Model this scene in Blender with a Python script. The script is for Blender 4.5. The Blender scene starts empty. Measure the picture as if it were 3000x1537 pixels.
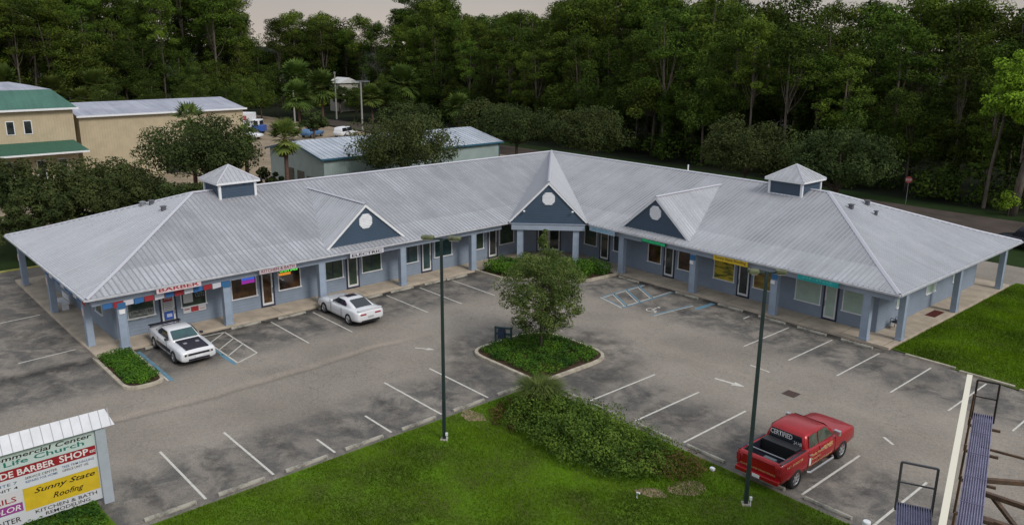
import bpy, bmesh, math, random
import numpy as np
from mathutils import Vector, Matrix
random.seed(7); RNG=np.random.default_rng(11)
S=bpy.context.scene; COL=S.collection
# ------------------------------------------------ camera, world, sun, exposure
CAM=(45.3167,-44.3129,16.5538); YAW,PITCH,ROLL,F=-0.841958,0.265298,0.0070385,2403.3
def setup_camera():
    fw=Vector((math.sin(YAW)*math.cos(PITCH),math.cos(YAW)*math.cos(PITCH),-math.sin(PITCH)))
    r=Vector((math.cos(YAW),-math.sin(YAW),0)); u=r.cross(fw)
    r2=r*math.cos(ROLL)+u*math.sin(ROLL); u2=-r*math.sin(ROLL)+u*math.cos(ROLL)
    m=Matrix(((r2.x,u2.x,-fw.x,CAM[0]),(r2.y,u2.y,-fw.y,CAM[1]),(r2.z,u2.z,-fw.z,CAM[2]),(0,0,0,1)))
    cd=bpy.data.cameras.new('camera'); cd.sensor_width=36; cd.lens=F/3000*36; cd.clip_start=.1; cd.clip_end=3000
    c=bpy.data.objects.new('camera',cd); COL.objects.link(c); c.matrix_world=m; S.camera=c
setup_camera()
SUN_AZ=math.radians(88); SUN_EL=math.radians(40)     # azimuth clockwise from +Y
W=bpy.data.worlds.new('World'); S.world=W; W.use_nodes=True
nt=W.node_tree; nt.nodes.clear()
sky=nt.nodes.new('ShaderNodeTexSky'); sky.sky_type='NISHITA'; sky.sun_disc=False
sky.sun_elevation=SUN_EL; sky.sun_rotation=SUN_AZ; sky.dust_density=4; sky.air_density=1.2; sky.ozone_density=2
hs=nt.nodes.new('ShaderNodeHueSaturation'); hs.inputs['Saturation'].default_value=.28
# overcast: cloud deck, warmer towards the horizon where the evening light comes through
tc=nt.nodes.new('ShaderNodeTexCoord'); sx=nt.nodes.new('ShaderNodeSeparateXYZ'); rp=nt.nodes.new('ShaderNodeValToRGB')
nz=nt.nodes.new('ShaderNodeTexNoise'); nz.inputs['Scale'].default_value=2.5; nz.inputs['Detail'].default_value=5
rp.color_ramp.elements[0].position=0.0; rp.color_ramp.elements[0].color=(8.6,7.5,6.6,1)
rp.color_ramp.elements[1].position=.42; rp.color_ramp.elements[1].color=(8.9,9.6,10.6,1)
e=rp.color_ramp.elements.new(.045); e.color=(6.6,6.1,5.7,1)
e=rp.color_ramp.elements.new(.1); e.color=(3.9,3.95,4.05,1)
mx=nt.nodes.new('ShaderNodeMix'); mx.data_type='RGBA'; mx.inputs[0].default_value=.72
m2=nt.nodes.new('ShaderNodeMix'); m2.data_type='RGBA'; m2.blend_type='MULTIPLY'; m2.inputs[0].default_value=.35
bg=nt.nodes.new('ShaderNodeBackground'); bg.inputs['Strength'].default_value=.10
wo=nt.nodes.new('ShaderNodeOutputWorld'); L=nt.links.new
L(sky.outputs[0],hs.inputs['Color']); L(tc.outputs['Generated'],sx.inputs[0]); L(sx.outputs['Z'],rp.inputs[0]); L(tc.outputs['Generated'],nz.inputs['Vector'])
L(hs.outputs[0],mx.inputs[6]); L(rp.outputs[0],mx.inputs[7]); L(mx.outputs[2],m2.inputs[6]); L(nz.outputs[0],m2.inputs[7]); L(m2.outputs[2],bg.inputs['Color']); L(bg.outputs[0],wo.inputs[0])
sd=bpy.data.lights.new('sun','SUN'); sd.energy=1.65; sd.angle=math.radians(16); sd.color=(1,.95,.88)
so=bpy.data.objects.new('sun',sd); COL.objects.link(so)
sv=Vector((math.sin(SUN_AZ)*math.cos(SUN_EL),math.cos(SUN_AZ)*math.cos(SUN_EL),math.sin(SUN_EL)))
so.rotation_euler=sv.to_track_quat('Z','Y').to_euler(); so.location=sv*80
S.view_settings.view_transform='Standard'; S.view_settings.look='None'; S.view_settings.gamma=1; S.view_settings.use_curve_mapping=False
S.view_settings.exposure=0.08
S.render.engine='CYCLES'
# ------------------------------------------------ helpers
def tag(o,label=None,cat=None,group=None,kind=None):
    if label: o['label']=label
    if cat: o['category']=cat
    if group: o['group']=group
    if kind: o['kind']=kind
    return o
def thing(name,label,cat,loc=(0,0,0),rz=0,group=None):
    o=bpy.data.objects.new(name,None); COL.objects.link(o); o.location=loc; o.rotation_euler=(0,0,rz); o.empty_display_size=.2
    return tag(o,label,cat,group)
class MB:
    def __init__(s): s.v=[];s.f=[];s.m=[]
    def poly(s,pts,m=0): n=len(s.v); s.v+= [tuple(p) for p in pts]; s.f.append(tuple(range(n,n+len(pts)))); s.m.append(m)
    def box(s,x0,x1,y0,y1,z0,z1,m=0):
        n=len(s.v); s.v+=[(x0,y0,z0),(x1,y0,z0),(x1,y1,z0),(x0,y1,z0),(x0,y0,z1),(x1,y0,z1),(x1,y1,z1),(x0,y1,z1)]
        for f in ((0,3,2,1),(4,5,6,7),(0,1,5,4),(1,2,6,5),(2,3,7,6),(3,0,4,7)): s.f.append(tuple(n+i for i in f)); s.m.append(m)
    def bar(s,a,b,w,h,m=0,up=(0,0,1)):   # box section along a->b
        a=Vector(a);b=Vector(b);d=(b-a).normalized(); u=Vector(up)
        if abs(d.dot(u))>.98: u=Vector((1,0,0))
        r=d.cross(u).normalized()*w/2; t=r.cross(d).normalized()*h/2; n=len(s.v)
        s.v+=[tuple(p) for p in (a-r-t,a+r-t,a+r+t,a-r+t,b-r-t,b+r-t,b+r+t,b-r+t)]
        for f in ((0,3,2,1),(4,5,6,7),(0,1,5,4),(1,2,6,5),(2,3,7,6),(3,0,4,7)): s.f.append(tuple(n+i for i in f)); s.m.append(m)
    def prism(s,pts,z0,z1,m=0,mt=None,bottom=True):
        a=sum(pts[i][0]*pts[(i+1)%len(pts)][1]-pts[(i+1)%len(pts)][0]*pts[i][1] for i in range(len(pts)))
        if a<0: pts=pts[::-1]
        n=len(s.v);k=len(pts); s.v+=[(p[0],p[1],z0) for p in pts]+[(p[0],p[1],z1) for p in pts]
        s.f.append(tuple(n+k+i for i in range(k))); s.m.append(m if mt is None else mt)
        if bottom: s.f.append(tuple(n+i for i in range(k))[::-1]); s.m.append(m)
        for i in range(k): j=(i+1)%k; s.f.append((n+i,n+j,n+k+j,n+k+i)); s.m.append(m)
    def tube(s,path,rad,seg=8,m=0,caps=True):
        rings=[]; P=[Vector(p) for p in path]
        for i,p in enumerate(P):
            d=(P[min(i+1,len(P)-1)]-P[max(i-1,0)]).normalized(); u=Vector((0,0,1)) if abs(d.z)<.95 else Vector((1,0,0))
            a=d.cross(u).normalized(); b=a.cross(d); r=rad[i] if hasattr(rad,'__len__') else rad
            n=len(s.v); s.v+=[tuple(p+(a*math.cos(t)+b*math.sin(t))*r) for t in [2*math.pi*k/seg for k in range(seg)]]; rings.append(n)
        for i in range(len(rings)-1):
            for k in range(seg):
                q=(k+1)%seg; s.f.append((rings[i]+k,rings[i]+q,rings[i+1]+q,rings[i+1]+k)); s.m.append(m)
        if caps:
            s.f.append(tuple(rings[0]+k for k in range(seg))[::-1]); s.m.append(m); s.f.append(tuple(rings[-1]+k for k in range(seg))); s.m.append(m)
    def build(s,name,mats,parent=None,loc=(0,0,0),rz=0,smooth=False,bevel=0,rot=None,seg=2):
        me=bpy.data.meshes.new(name); me.from_pydata(s.v,[],s.f)
        if not isinstance(mats,(list,tuple)): mats=[mats]
        for mm in mats: me.materials.append(mm)
        if any(s.m): me.polygons.foreach_set('material_index',s.m)
        if smooth: me.polygons.foreach_set('use_smooth',[True]*len(me.polygons))
        me.validate(); me.update()
        o=bpy.data.objects.new(name,me); COL.objects.link(o); o.location=loc; o.rotation_euler=rot or (0,0,rz)
        if parent: o.parent=parent
        if bevel:
            b=o.modifiers.new('bevel','BEVEL'); b.width=bevel; b.segments=seg; b.limit_method='ANGLE'; b.angle_limit=math.radians(35)
        return o
def npmesh(name,V,Q,mats,parent=None,loc=(0,0,0),mi=None,smooth=False):
    me=bpy.data.meshes.new(name); n=len(V); k=Q.shape[1]
    me.vertices.add(n); me.vertices.foreach_set('co',np.asarray(V,np.float32).ravel())
    me.loops.add(Q.size); me.loops.foreach_set('vertex_index',Q.astype(np.int32).ravel())
    me.polygons.add(len(Q)); me.polygons.foreach_set('loop_start',np.arange(0,Q.size,k,dtype=np.int32)); me.polygons.foreach_set('loop_total',np.full(len(Q),k,np.int32))
    if not isinstance(mats,(list,tuple)): mats=[mats]
    for mm in mats: me.materials.append(mm)
    if mi is not None: me.polygons.foreach_set('material_index',mi)
    if smooth: me.polygons.foreach_set('use_smooth',np.ones(len(Q),bool))
    me.update(calc_edges=True)
    o=bpy.data.objects.new(name,me); COL.objects.link(o); o.location=loc
    if parent: o.parent=parent
    return o
# ------------------------------------------------ materials
def mat(name,col,rough=.7,metal=0,spec=None,var=0,vscale=3,col2=None,detail=6,bump=0,bscale=20,emit=None,estr=0,coat=0,stretch=(1,1,1),rand=0,trans=0,coords='Object',vlo=.35,vhi=.65):
    spec=(.12 if rough>=.9 else .5) if spec is None else spec
    m=bpy.data.materials.new(name); m.use_nodes=True; t=m.node_tree; b=t.nodes['Principled BSDF']; Lk=t.links.new
    b.inputs['Base Color'].default_value=(*col,1); b.inputs['Roughness'].default_value=rough; b.inputs['Metallic'].default_value=metal
    b.inputs['Specular IOR Level'].default_value=spec; b.inputs['Coat Weight'].default_value=coat
    if emit: b.inputs['Emission Color'].default_value=(*emit,1); b.inputs['Emission Strength'].default_value=estr
    tc=t.nodes.new('ShaderNodeTexCoord'); mp=t.nodes.new('ShaderNodeMapping'); mp.inputs['Scale'].default_value=stretch; Lk(tc.outputs[coords],mp.inputs[0])
    out=None
    if var or col2:
        n=t.nodes.new('ShaderNodeTexNoise'); n.inputs['Scale'].default_value=vscale; n.inputs['Detail'].default_value=detail; n.inputs['Roughness'].default_value=.62; Lk(mp.outputs[0],n.inputs['Vector'])
        r=t.nodes.new('ShaderNodeValToRGB'); r.color_ramp.elements[0].position=vlo; r.color_ramp.elements[1].position=vhi
        c2=col2 or tuple(c*(1-var) for c in col); c1=col if col2 else tuple(min(1,c*(1+var)) for c in col)
        r.color_ramp.elements[0].color=(*c2,1); r.color_ramp.elements[1].color=(*c1,1); Lk(n.outputs[0],r.inputs[0]); out=r.outputs[0]
    if rand:
        oi=t.nodes.new('ShaderNodeObjectInfo'); h=t.nodes.new('ShaderNodeHueSaturation'); mr=t.nodes.new('ShaderNodeMapRange'); mr.inputs[3].default_value=1-rand; mr.inputs[4].default_value=1+rand
        Lk(oi.outputs['Random'],mr.inputs[0]); Lk(mr.outputs[0],h.inputs['Value'])
        mr2=t.nodes.new('ShaderNodeMapRange'); mr2.inputs[3].default_value=.482; mr2.inputs[4].default_value=.512
        mm=t.nodes.new('ShaderNodeMath'); mm.operation='FRACT'; m3=t.nodes.new('ShaderNodeMath'); m3.operation='MULTIPLY'; m3.inputs[1].default_value=7.31
        Lk(oi.outputs['Random'],m3.inputs[0]); Lk(m3.outputs[0],mm.inputs[0]); Lk(mm.outputs[0],mr2.inputs[0]); Lk(mr2.outputs[0],h.inputs['Hue'])
        if out: Lk(out,h.inputs['Color'])
        else: h.inputs['Color'].default_value=(*col,1)
        out=h.outputs[0]
    if out: Lk(out,b.inputs['Base Color'])
    if bump:
        n=t.nodes.new('ShaderNodeTexNoise'); n.inputs['Scale'].default_value=bscale; n.inputs['Detail'].default_value=4; Lk(mp.outputs[0],n.inputs['Vector'])
        bp=t.nodes.new('ShaderNodeBump'); bp.inputs['Strength'].default_value=bump; bp.inputs['Distance'].default_value=.02; Lk(n.outputs[0],bp.inputs['Height']); Lk(bp.outputs[0],b.inputs['Normal'])
    if trans:
        tr=t.nodes.new('ShaderNodeBsdfTranslucent'); ms=t.nodes.new('ShaderNodeMixShader'); ms.inputs[0].default_value=trans
        if out: Lk(out,tr.inputs[0])
        else: tr.inputs[0].default_value=(*col,1)
        Lk(b.outputs[0],ms.inputs[1]); Lk(tr.outputs[0],ms.inputs[2]); Lk(ms.outputs[0],t.nodes['Material Output'].inputs[0])
    return m
def asphalt_mat():
    m=bpy.data.materials.new('asphalt'); m.use_nodes=True; t=m.node_tree; b=t.nodes['Principled BSDF']; Lk=t.links.new
    b.inputs['Roughness'].default_value=.9; b.inputs['Specular IOR Level'].default_value=.25
    geo=t.nodes.new('ShaderNodeNewGeometry'); sp=t.nodes.new('ShaderNodeSeparateXYZ'); Lk(geo.outputs['Position'],sp.inputs[0])
    def noise(sc,det=5,ro=.6,vec=None,dist=0):
        n=t.nodes.new('ShaderNodeTexNoise'); n.inputs['Scale'].default_value=sc; n.inputs['Detail'].default_value=det; n.inputs['Roughness'].default_value=ro; n.inputs['Distortion'].default_value=dist
        Lk(vec or geo.outputs['Position'],n.inputs['Vector']); return n.outputs[0]
    def mth(op,a,bb=None,c=None):
        n=t.nodes.new('ShaderNodeMath'); n.operation=op
        for i,x in enumerate((a,bb,c)):
            if x is None: continue
            if isinstance(x,(int,float)): n.inputs[i].default_value=x
            else: Lk(x,n.inputs[i])
        return n.outputs[0]
    def band(x,lo,hi,soft):   # 1 inside lo..hi
        a=mth('SMOOTH_MIN',mth('SUBTRACT',x,lo),mth('SUBTRACT',hi,x),soft); n=t.nodes.new('ShaderNodeMapRange'); n.interpolation_type='SMOOTHSTEP'; Lk(a,n.inputs[0]); n.inputs[1].default_value=-soft*.5; n.inputs[2].default_value=soft; return n.outputs[0]
    def mr(x,a,b_,c=0,d=1):
        n=t.nodes.new('ShaderNodeMapRange'); Lk(x,n.inputs[0]); n.inputs[1].default_value=a; n.inputs[2].default_value=b_; n.inputs[3].default_value=c; n.inputs[4].default_value=d; return n.outputs[0]
    def mix(f,a,bb):
        n=t.nodes.new('ShaderNodeMix'); n.data_type='RGBA'
        for s_,x in ((0,f),(6,a),(7,bb)):
            if isinstance(x,tuple): n.inputs[s_].default_value=(*x,1)
            elif isinstance(x,(int,float)): n.inputs[s_].default_value=x
            else: Lk(x,n.inputs[s_])
        return n.outputs[2]
    X,Y=sp.outputs['X'],sp.outputs['Y']
    big=noise(.16,5,.6); fine=noise(16,4,.85); grit=noise(5,5,.85); med=noise(.75,6,.65,dist=.5)
    base=mix(mr(big,.35,.65),(.212,.186,.158),(.284,.252,.216))
    # bays: worn darker surface where cars stand, blotched
    bays=mth('MAXIMUM',mth('MAXIMUM',mth('MULTIPLY',band(X,-1,5.2,1.4),band(Y,-60,1,2)),mth('MULTIPLY',band(Y,-5.4,1.5,1.4),band(X,-2,45,2))),
        mth('MAXIMUM',mth('MULTIPLY',band(X,13.4,19,1.6),band(Y,-60,-17,1.5)),mth('MULTIPLY',band(Y,-19,-13.4,1.6),band(X,11,60,1.5))))
    bays=mth('MAXIMUM',bays,band(Y,-80,-30,1.0) if False else mth('MULTIPLY',band(X,-22,0,1.5),band(Y,-40,-32,1.5)))
    blotch=mr(med,.42,.60,1,.0)
    dark=mth('MULTIPLY',bays,mth('ADD',mth('MULTIPLY',blotch,.75),.22))
    col=mix(dark,base,(.108,.102,.096))
    # oil spots
    v=t.nodes.new('ShaderNodeTexVoronoi'); v.inputs['Scale'].default_value=.36; v.inputs['Randomness'].default_value=1; Lk(geo.outputs['Position'],v.inputs['Vector'])
    spot=mth('MULTIPLY',mr(v.outputs['Distance'],.05,.42,1,0),mr(noise(2.2,5),.4,.65))
    col=mix(mth('MULTIPLY',spot,mth('ADD',mth('MULTIPLY',bays,.6),.18)),col,(.03,.028,.026))
    def strip(c,o): 
        fr=mth('FRACT',mth('MULTIPLY',mth('SUBTRACT',c,o),1/2.745)); return mr(mth('ABSOLUTE',mth('SUBTRACT',fr,.5)),.05,.2,1,0)
    oil=mth('MAXIMUM',mth('MULTIPLY',strip(Y,-21.05),mth('MAXIMUM',mth('MULTIPLY',band(X,13.6,17.2,1),band(Y,-60,-19,1)),mth('MULTIPLY',band(X,1.0,4.2,1),band(Y,-60,-8,1)))),
        mth('MULTIPLY',strip(X,21.05),mth('MAXIMUM',mth('MULTIPLY',band(Y,-17.2,-13.6,1),band(X,19,60,1)),mth('MULTIPLY',band(Y,-4.4,-1.2,1),band(X,17,40,1)))))
    col=mix(mth('MULTIPLY',mth('MULTIPLY',oil,mr(noise(1.7,6,.7),.42,.62)),.65),col,(.045,.042,.039))
    # black wet mould line along the kerbs by the walkways
    k1=mth('MULTIPLY',band(X,-.2,1.0,.6),band(Y,-60,0,1)); k2=mth('MULTIPLY',band(Y,-1.0,.2,.6),band(X,0,28,1))
    ke=mth('MULTIPLY',mth('MAXIMUM',k1,k2),mr(noise(1.3,4),.3,.55))
    col=mix(mth('MULTIPLY',ke,.85),col,(.022,.021,.02))
    # ring of tyre rub round the island
    dx=mth('SUBTRACT',X,15.2); dy=mth('SUBTRACT',Y,-15.3); rr=mth('SQRT',mth('ADD',mth('MULTIPLY',dx,dx),mth('MULTIPLY',dy,dy)))
    col=mix(mth('MULTIPLY',mth('MULTIPLY',band(rr,2.5,5.6,1.2),mr(noise(.9,5),.35,.6)),.72),col,(.06,.058,.056))
    # silt washed along the swale in the drive
    wob=mth('MULTIPLY',mth('SUBTRACT',noise(.12,3),.5),1.6); xs=mth('ADD',X,wob)
    sw=mth('MULTIPLY',band(xs,8.15,8.75,.35),band(Y,-45,-17,3)); sd_=mth('MULTIPLY',band(xs,8.75,9.05,.2),band(Y,-45,-20,3))
    ys=mth('ADD',Y,wob); sw2=mth('MULTIPLY',band(ys,-9.6,-8.9,.5),band(X,16,40,3))
    col=mix(mth('MULTIPLY',mth('MAXIMUM',sw,mth('MULTIPLY',sw2,.4)),mr(noise(.5,5),.3,.6,.1,.6)),col,(.36,.30,.24))
    col=mix(mth('MULTIPLY',sd_,.4),col,(.10,.08,.065))
    # cracks
    v2=t.nodes.new('ShaderNodeTexVoronoi'); v2.feature='DISTANCE_TO_EDGE'; v2.inputs['Scale'].default_value=.22
    nd=t.nodes.new('ShaderNodeMix'); nd.data_type='VECTOR'; nn=t.nodes.new('ShaderNodeTexNoise'); nn.inputs['Scale'].default_value=.8; nn.inputs['Detail'].default_value=6; Lk(geo.outputs['Position'],nn.inputs['Vector'])
    nd.inputs[0].default_value=.35; Lk(geo.outputs['Position'],nd.inputs[4]); va=t.nodes.new('ShaderNodeVectorMath'); va.operation='SCALE'; va.inputs['Scale'].default_value=8; Lk(nn.outputs['Color'],va.inputs[0]); Lk(va.outputs[0],nd.inputs[5]); Lk(nd.outputs[1],v2.inputs['Vector'])
    col=mix(mth('MULTIPLY',mr(v2.outputs['Distance'],.0,.006,1,0),.35),col,(.06,.055,.05))
    g=mth('ADD',mth('MULTIPLY',fine,.9),mth('MULTIPLY',grit,.5)); n=t.nodes.new('ShaderNodeMix'); n.data_type='RGBA'; n.blend_type='MULTIPLY'; n.inputs[0].default_value=1
    gr=t.nodes.new('ShaderNodeMapRange'); Lk(g,gr.inputs[0]); gr.inputs[1].default_value=.4; gr.inputs[2].default_value=1.0; gr.inputs[3].default_value=.42; gr.inputs[4].default_value=1.6
    cmb=t.nodes.new('ShaderNodeCombineColor'); [Lk(gr.outputs[0],cmb.inputs[i]) for i in range(3)]
    Lk(col,n.inputs[6]); Lk(cmb.outputs[0],n.inputs[7]); Lk(n.outputs[2],b.inputs['Base Color'])
    bp=t.nodes.new('ShaderNodeBump'); bp.inputs['Strength'].default_value=.5; bp.inputs['Distance'].default_value=.01; Lk(g,bp.inputs['Height']); Lk(bp.outputs[0],b.inputs['Normal'])
    return m
def siding_mat(name,col,pitch=.2,axis='Z',rough=.6,depth=.02,var=.08):
    m=mat(name,col,rough,var=var,vscale=.8,coords='Object'); t=m.node_tree; b=t.nodes['Principled BSDF']; Lk=t.links.new
    tc=t.nodes.new('ShaderNodeTexCoord'); sp=t.nodes.new('ShaderNodeSeparateXYZ'); Lk(tc.outputs['Object'],sp.inputs[0])
    a=t.nodes.new('ShaderNodeMath'); a.operation='MULTIPLY'; a.inputs[1].default_value=1/pitch
    if axis=='Z': Lk(sp.outputs['Z'],a.inputs[0])
    else:
        ad=t.nodes.new('ShaderNodeMath'); ad.operation='ADD'; Lk(sp.outputs['X'],ad.inputs[0]); Lk(sp.outputs['Y'],ad.inputs[1]); Lk(ad.outputs[0],a.inputs[0])
    fr=t.nodes.new('ShaderNodeMath'); fr.operation='FRACT'; Lk(a.outputs[0],fr.inputs[0])
    bp=t.nodes.new('ShaderNodeBump'); bp.inputs['Strength'].default_value=.9; bp.inputs['Distance'].default_value=depth; bp.invert=True; Lk(fr.outputs[0],bp.inputs['Height']); Lk(bp.outputs[0],b.inputs['Normal'])
    return m
def roof_mat(name,c1,c2,rough=.42,metal=.35):
    m=mat(name,c1,rough,metal,col2=c2,vscale=.35,detail=8); t=m.node_tree; b=t.nodes['Principled BSDF']; Lk=t.links.new
    # long weather streaks running down the sheets, plus fine mottling
    r=[n for n in t.nodes if n.type=='VALTORGB'][0]
    geo=t.nodes.new('ShaderNodeNewGeometry')
    n2=t.nodes.new('ShaderNodeTexNoise'); n2.inputs['Scale'].default_value=6; n2.inputs['Detail'].default_value=8; n2.inputs['Roughness'].default_value=.75; Lk(geo.outputs['Position'],n2.inputs['Vector'])
    mx=t.nodes.new('ShaderNodeMix'); mx.data_type='RGBA'; mx.blend_type='OVERLAY'; mx.inputs[0].default_value=.4; Lk(r.outputs[0],mx.inputs[6]); Lk(n2.outputs[0],mx.inputs[7])
    sc=[]
    for st in ((2.4,.10,.1),(.10,2.4,.1)):
        mp=t.nodes.new('ShaderNodeMapping'); mp.inputs['Scale'].default_value=st; Lk(geo.outputs['Position'],mp.inputs[0]); n3=t.nodes.new('ShaderNodeTexNoise'); n3.inputs['Scale'].default_value=1; n3.inputs['Detail'].default_value=6; n3.inputs['Roughness'].default_value=.7; Lk(mp.outputs[0],n3.inputs['Vector']); sc.append(n3.outputs[0])
    sp=t.nodes.new('ShaderNodeSeparateXYZ'); Lk(geo.outputs['True Normal'],sp.inputs[0]); ab=[]
    for k in ('X','Y'): a=t.nodes.new('ShaderNodeMath'); a.operation='ABSOLUTE'; Lk(sp.outputs[k],a.inputs[0]); ab.append(a.outputs[0])
    gt=t.nodes.new('ShaderNodeMath'); gt.operation='GREATER_THAN'; Lk(ab[0],gt.inputs[0]); Lk(ab[1],gt.inputs[1])
    mf=t.nodes.new('ShaderNodeMix'); Lk(gt.outputs[0],mf.inputs[0]); Lk(sc[0],mf.inputs[2]); Lk(sc[1],mf.inputs[3])
    ms=t.nodes.new('ShaderNodeMapRange'); Lk(mf.outputs[0],ms.inputs[0]); ms.inputs[1].default_value=.35; ms.inputs[2].default_value=.65; ms.inputs[3].default_value=.85; ms.inputs[4].default_value=1.12
    cc=t.nodes.new('ShaderNodeCombineColor'); [Lk(ms.outputs[0],cc.inputs[i]) for i in range(3)]
    my=t.nodes.new('ShaderNodeMix'); my.data_type='RGBA'; my.blend_type='MULTIPLY'; my.inputs[0].default_value=1; Lk(mx.outputs[2],my.inputs[6]); Lk(cc.outputs[0],my.inputs[7]); Lk(my.outputs[2],b.inputs['Base Color'])
    return m
M={}
M['asphalt']=asphalt_mat()
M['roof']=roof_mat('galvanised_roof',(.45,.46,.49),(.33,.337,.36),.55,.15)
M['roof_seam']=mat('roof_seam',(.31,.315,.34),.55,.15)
M['roof_main']=roof_mat('main_slope_roof',(.365,.37,.40),(.26,.265,.288),.6,.1)  # upper main slopes: darker tone than porch band, gables and end slopes
M['seam_light']=mat('roof_seam_light',(.38,.392,.43),.55,.15)
M['cap']=mat('ridge_metal',(.50,.50,.55),.5,.15)
M['wall']=siding_mat('blue_grey_wall',(.212,.260,.333),.2,'Z',.65,.012)
M['wall_panel']=siding_mat('grooved_panel',(.205,.25,.325),.3,'V',.65,.012)
M['column']=mat('column_paint',(.285,.345,.435),.55,var=.08,vscale=2)
M['beam']=mat('beam_paint',(.305,.355,.44),.55,var=.07,vscale=1.5)
M['soffit']=mat('soffit',(.42,.46,.54),.7)
M['navy']=siding_mat('navy_siding',(.040,.068,.108),.18,'Z',.55,.015)
M['white']=mat('white_trim',(.74,.75,.78),.5,var=.05,vscale=4)
M['gutter']=mat('gutter',(.55,.56,.6),.4,.2,var=.15,vscale=3)
M['slab']=mat('walkway_concrete',(.43,.36,.28),.85,var=.16,vscale=1.2,bump=.2,bscale=60)
M['kerb']=mat('kerb_concrete',(.40,.36,.29),.9,var=.25,vscale=2.5,bump=.3,bscale=40)
M['stop']=mat('wheel_stop_concrete',(.36,.34,.29),.9,col2=(.13,.125,.11),vscale=3,bump=.3,bscale=30,vlo=.35,vhi=.55)
M['paint']=mat('road_paint',(.56,.54,.49),.8,col2=(.36,.33,.29),vscale=5,detail=8,vlo=.3,vhi=.5)
M['bluepaint']=mat('blue_road_paint',(.09,.27,.40),.8,col2=(.12,.17,.20),vscale=4,detail=8)
M['frame']=mat('dark_frame',(.02,.028,.06),.45)
M['doorwhite']=mat('door_white',(.62,.62,.62),.45)
def glass(name,c,rough=.06,var=0,c2=None,vs=1.2): return mat(name,c,rough,spec=.6,col2=c2,vscale=vs)
M['glass']=glass('window_glass',(.05,.06,.06),c2=(.015,.018,.02))
M['glass_brown']=glass('window_glass_brown',(.10,.05,.02),c2=(.012,.01,.008))
M['glass_green']=glass('window_glass_green',(.05,.08,.045),c2=(.02,.035,.035))
M['glass_teal']=glass('window_glass_teal',(.04,.08,.08),c2=(.015,.04,.045))
M['blinds']=mat('blinds',(.36,.46,.40),.5,var=.08,vscale=2)
M['black']=mat('black',(.012,.012,.014),.5)
M['rubber']=mat('tyre_rubber',(.015,.015,.016),.85)
M['chrome']=mat('wheel_alloy',(.55,.56,.58),.28,.85)
M['steel']=mat('steel_grey',(.30,.31,.33),.45,.6)
M['bark']=mat('bark',(.16,.13,.105),.95,col2=(.075,.06,.05),vscale=6,bump=.6,bscale=25,stretch=(1,1,.25))
M['bark_light']=mat('bark_light',(.17,.14,.115),.95,col2=(.07,.058,.05),vscale=5,stretch=(1,1,.2))
def leaf(name,c,c2,rand=.25,vs=.5,trans=.10): return mat(name,c,.8,spec=.08,col2=c2,vscale=vs,detail=3,rand=rand,trans=trans)
M['pine']=leaf('pine_needles',(.098,.150,.018),(.022,.042,.008),.5)
M['broad']=leaf('forest_leaves',(.078,.114,.017),(.018,.034,.007),.5)
M['oak']=leaf('oak_leaves',(.066,.088,.027),(.021,.034,.011),.15)
M['young']=leaf('young_tree_leaves',(.15,.19,.05),(.05,.08,.022),.05,.9)
M['palm']=leaf('palm_fronds',(.135,.185,.04),(.05,.09,.02),.2)
M['brightleaf']=leaf('bright_leaves',(.24,.36,.03),(.11,.19,.02),.1)
M['shrub']=leaf('shrub_leaves',(.095,.19,.02),(.03,.08,.014),.1,.8)
M['patch']=leaf('overgrowth_leaves',(.12,.20,.03),(.035,.075,.015),.1,1.3)
M['russet']=leaf('dry_growth',(.15,.10,.035),(.07,.055,.02),.2,.9)
M['grassblade']=leaf('grass_blades',(.150,.258,.006),(.060,.102,.008),.05,.22,.25)
M['lawn']=mat('lawn_soil',(.09,.18,.010),.95,col2=(.07,.085,.02),vscale=.5,detail=8,bump=.6,bscale=25)
M['darksoil']=mat('woodland_floor',(.016,.022,.009),.95,col2=(.008,.011,.006),vscale=.15,detail=8)
M['verge']=mat('verge_grass',(.022,.042,.010),.95,col2=(.012,.022,.006),vscale=.2,detail=8)
M['sand']=mat('sandy_lot',(.34,.27,.19),.95,col2=(.2,.16,.12),vscale=.25,detail=8)
M['road']=mat('road_surface',(.075,.06,.052),.9,var=.2,vscale=.4)
M['mulch']=mat('mulch',(.085,.05,.03),.95,col2=(.04,.028,.02),vscale=3,bump=.5,bscale=30)
# ------------------------------------------------ ground
def sheet(name,pts,z,m,kind='structure'):
    b=MB(); a=sum(pts[i][0]*pts[(i+1)%len(pts)][1]-pts[(i+1)%len(pts)][0]*pts[i][1] for i in range(len(pts)))
    if a<0: pts=pts[::-1]
    b.poly([(x,y,z) for x,y in pts]); o=b.build(name,m); o['kind']=kind; return o
sheet('ground',[(-1500,-1500),(1500,-1500),(1500,1500),(-1500,1500)],-.06,M['darksoil'])
sheet('verge',[(-62,20),(80,20),(80,47),(-62,47)],-.03,M['verge'])
sheet('verge',[(-34,-60),(-24.6,-60),(-24.6,20),(-34,20)],-.03,M['verge'])
sheet('parking_lot',[(-22,-90),(80,-90),(80,25),(-22,25)],0,M['asphalt'])
sheet('sandy_lot',[(-140,-60),(-34,-60),(-34,36),(-140,36)],-.02,M['sand'])
sheet('road',[(-62,36),(80,36),(80,43.4),(-62,43.4)],-.012,M['road'])
sheet('sandy_track',[(-112,38),(-62,36),(-62,43.4),(-84,46),(-112,43)],-.012,M['road'])
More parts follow.
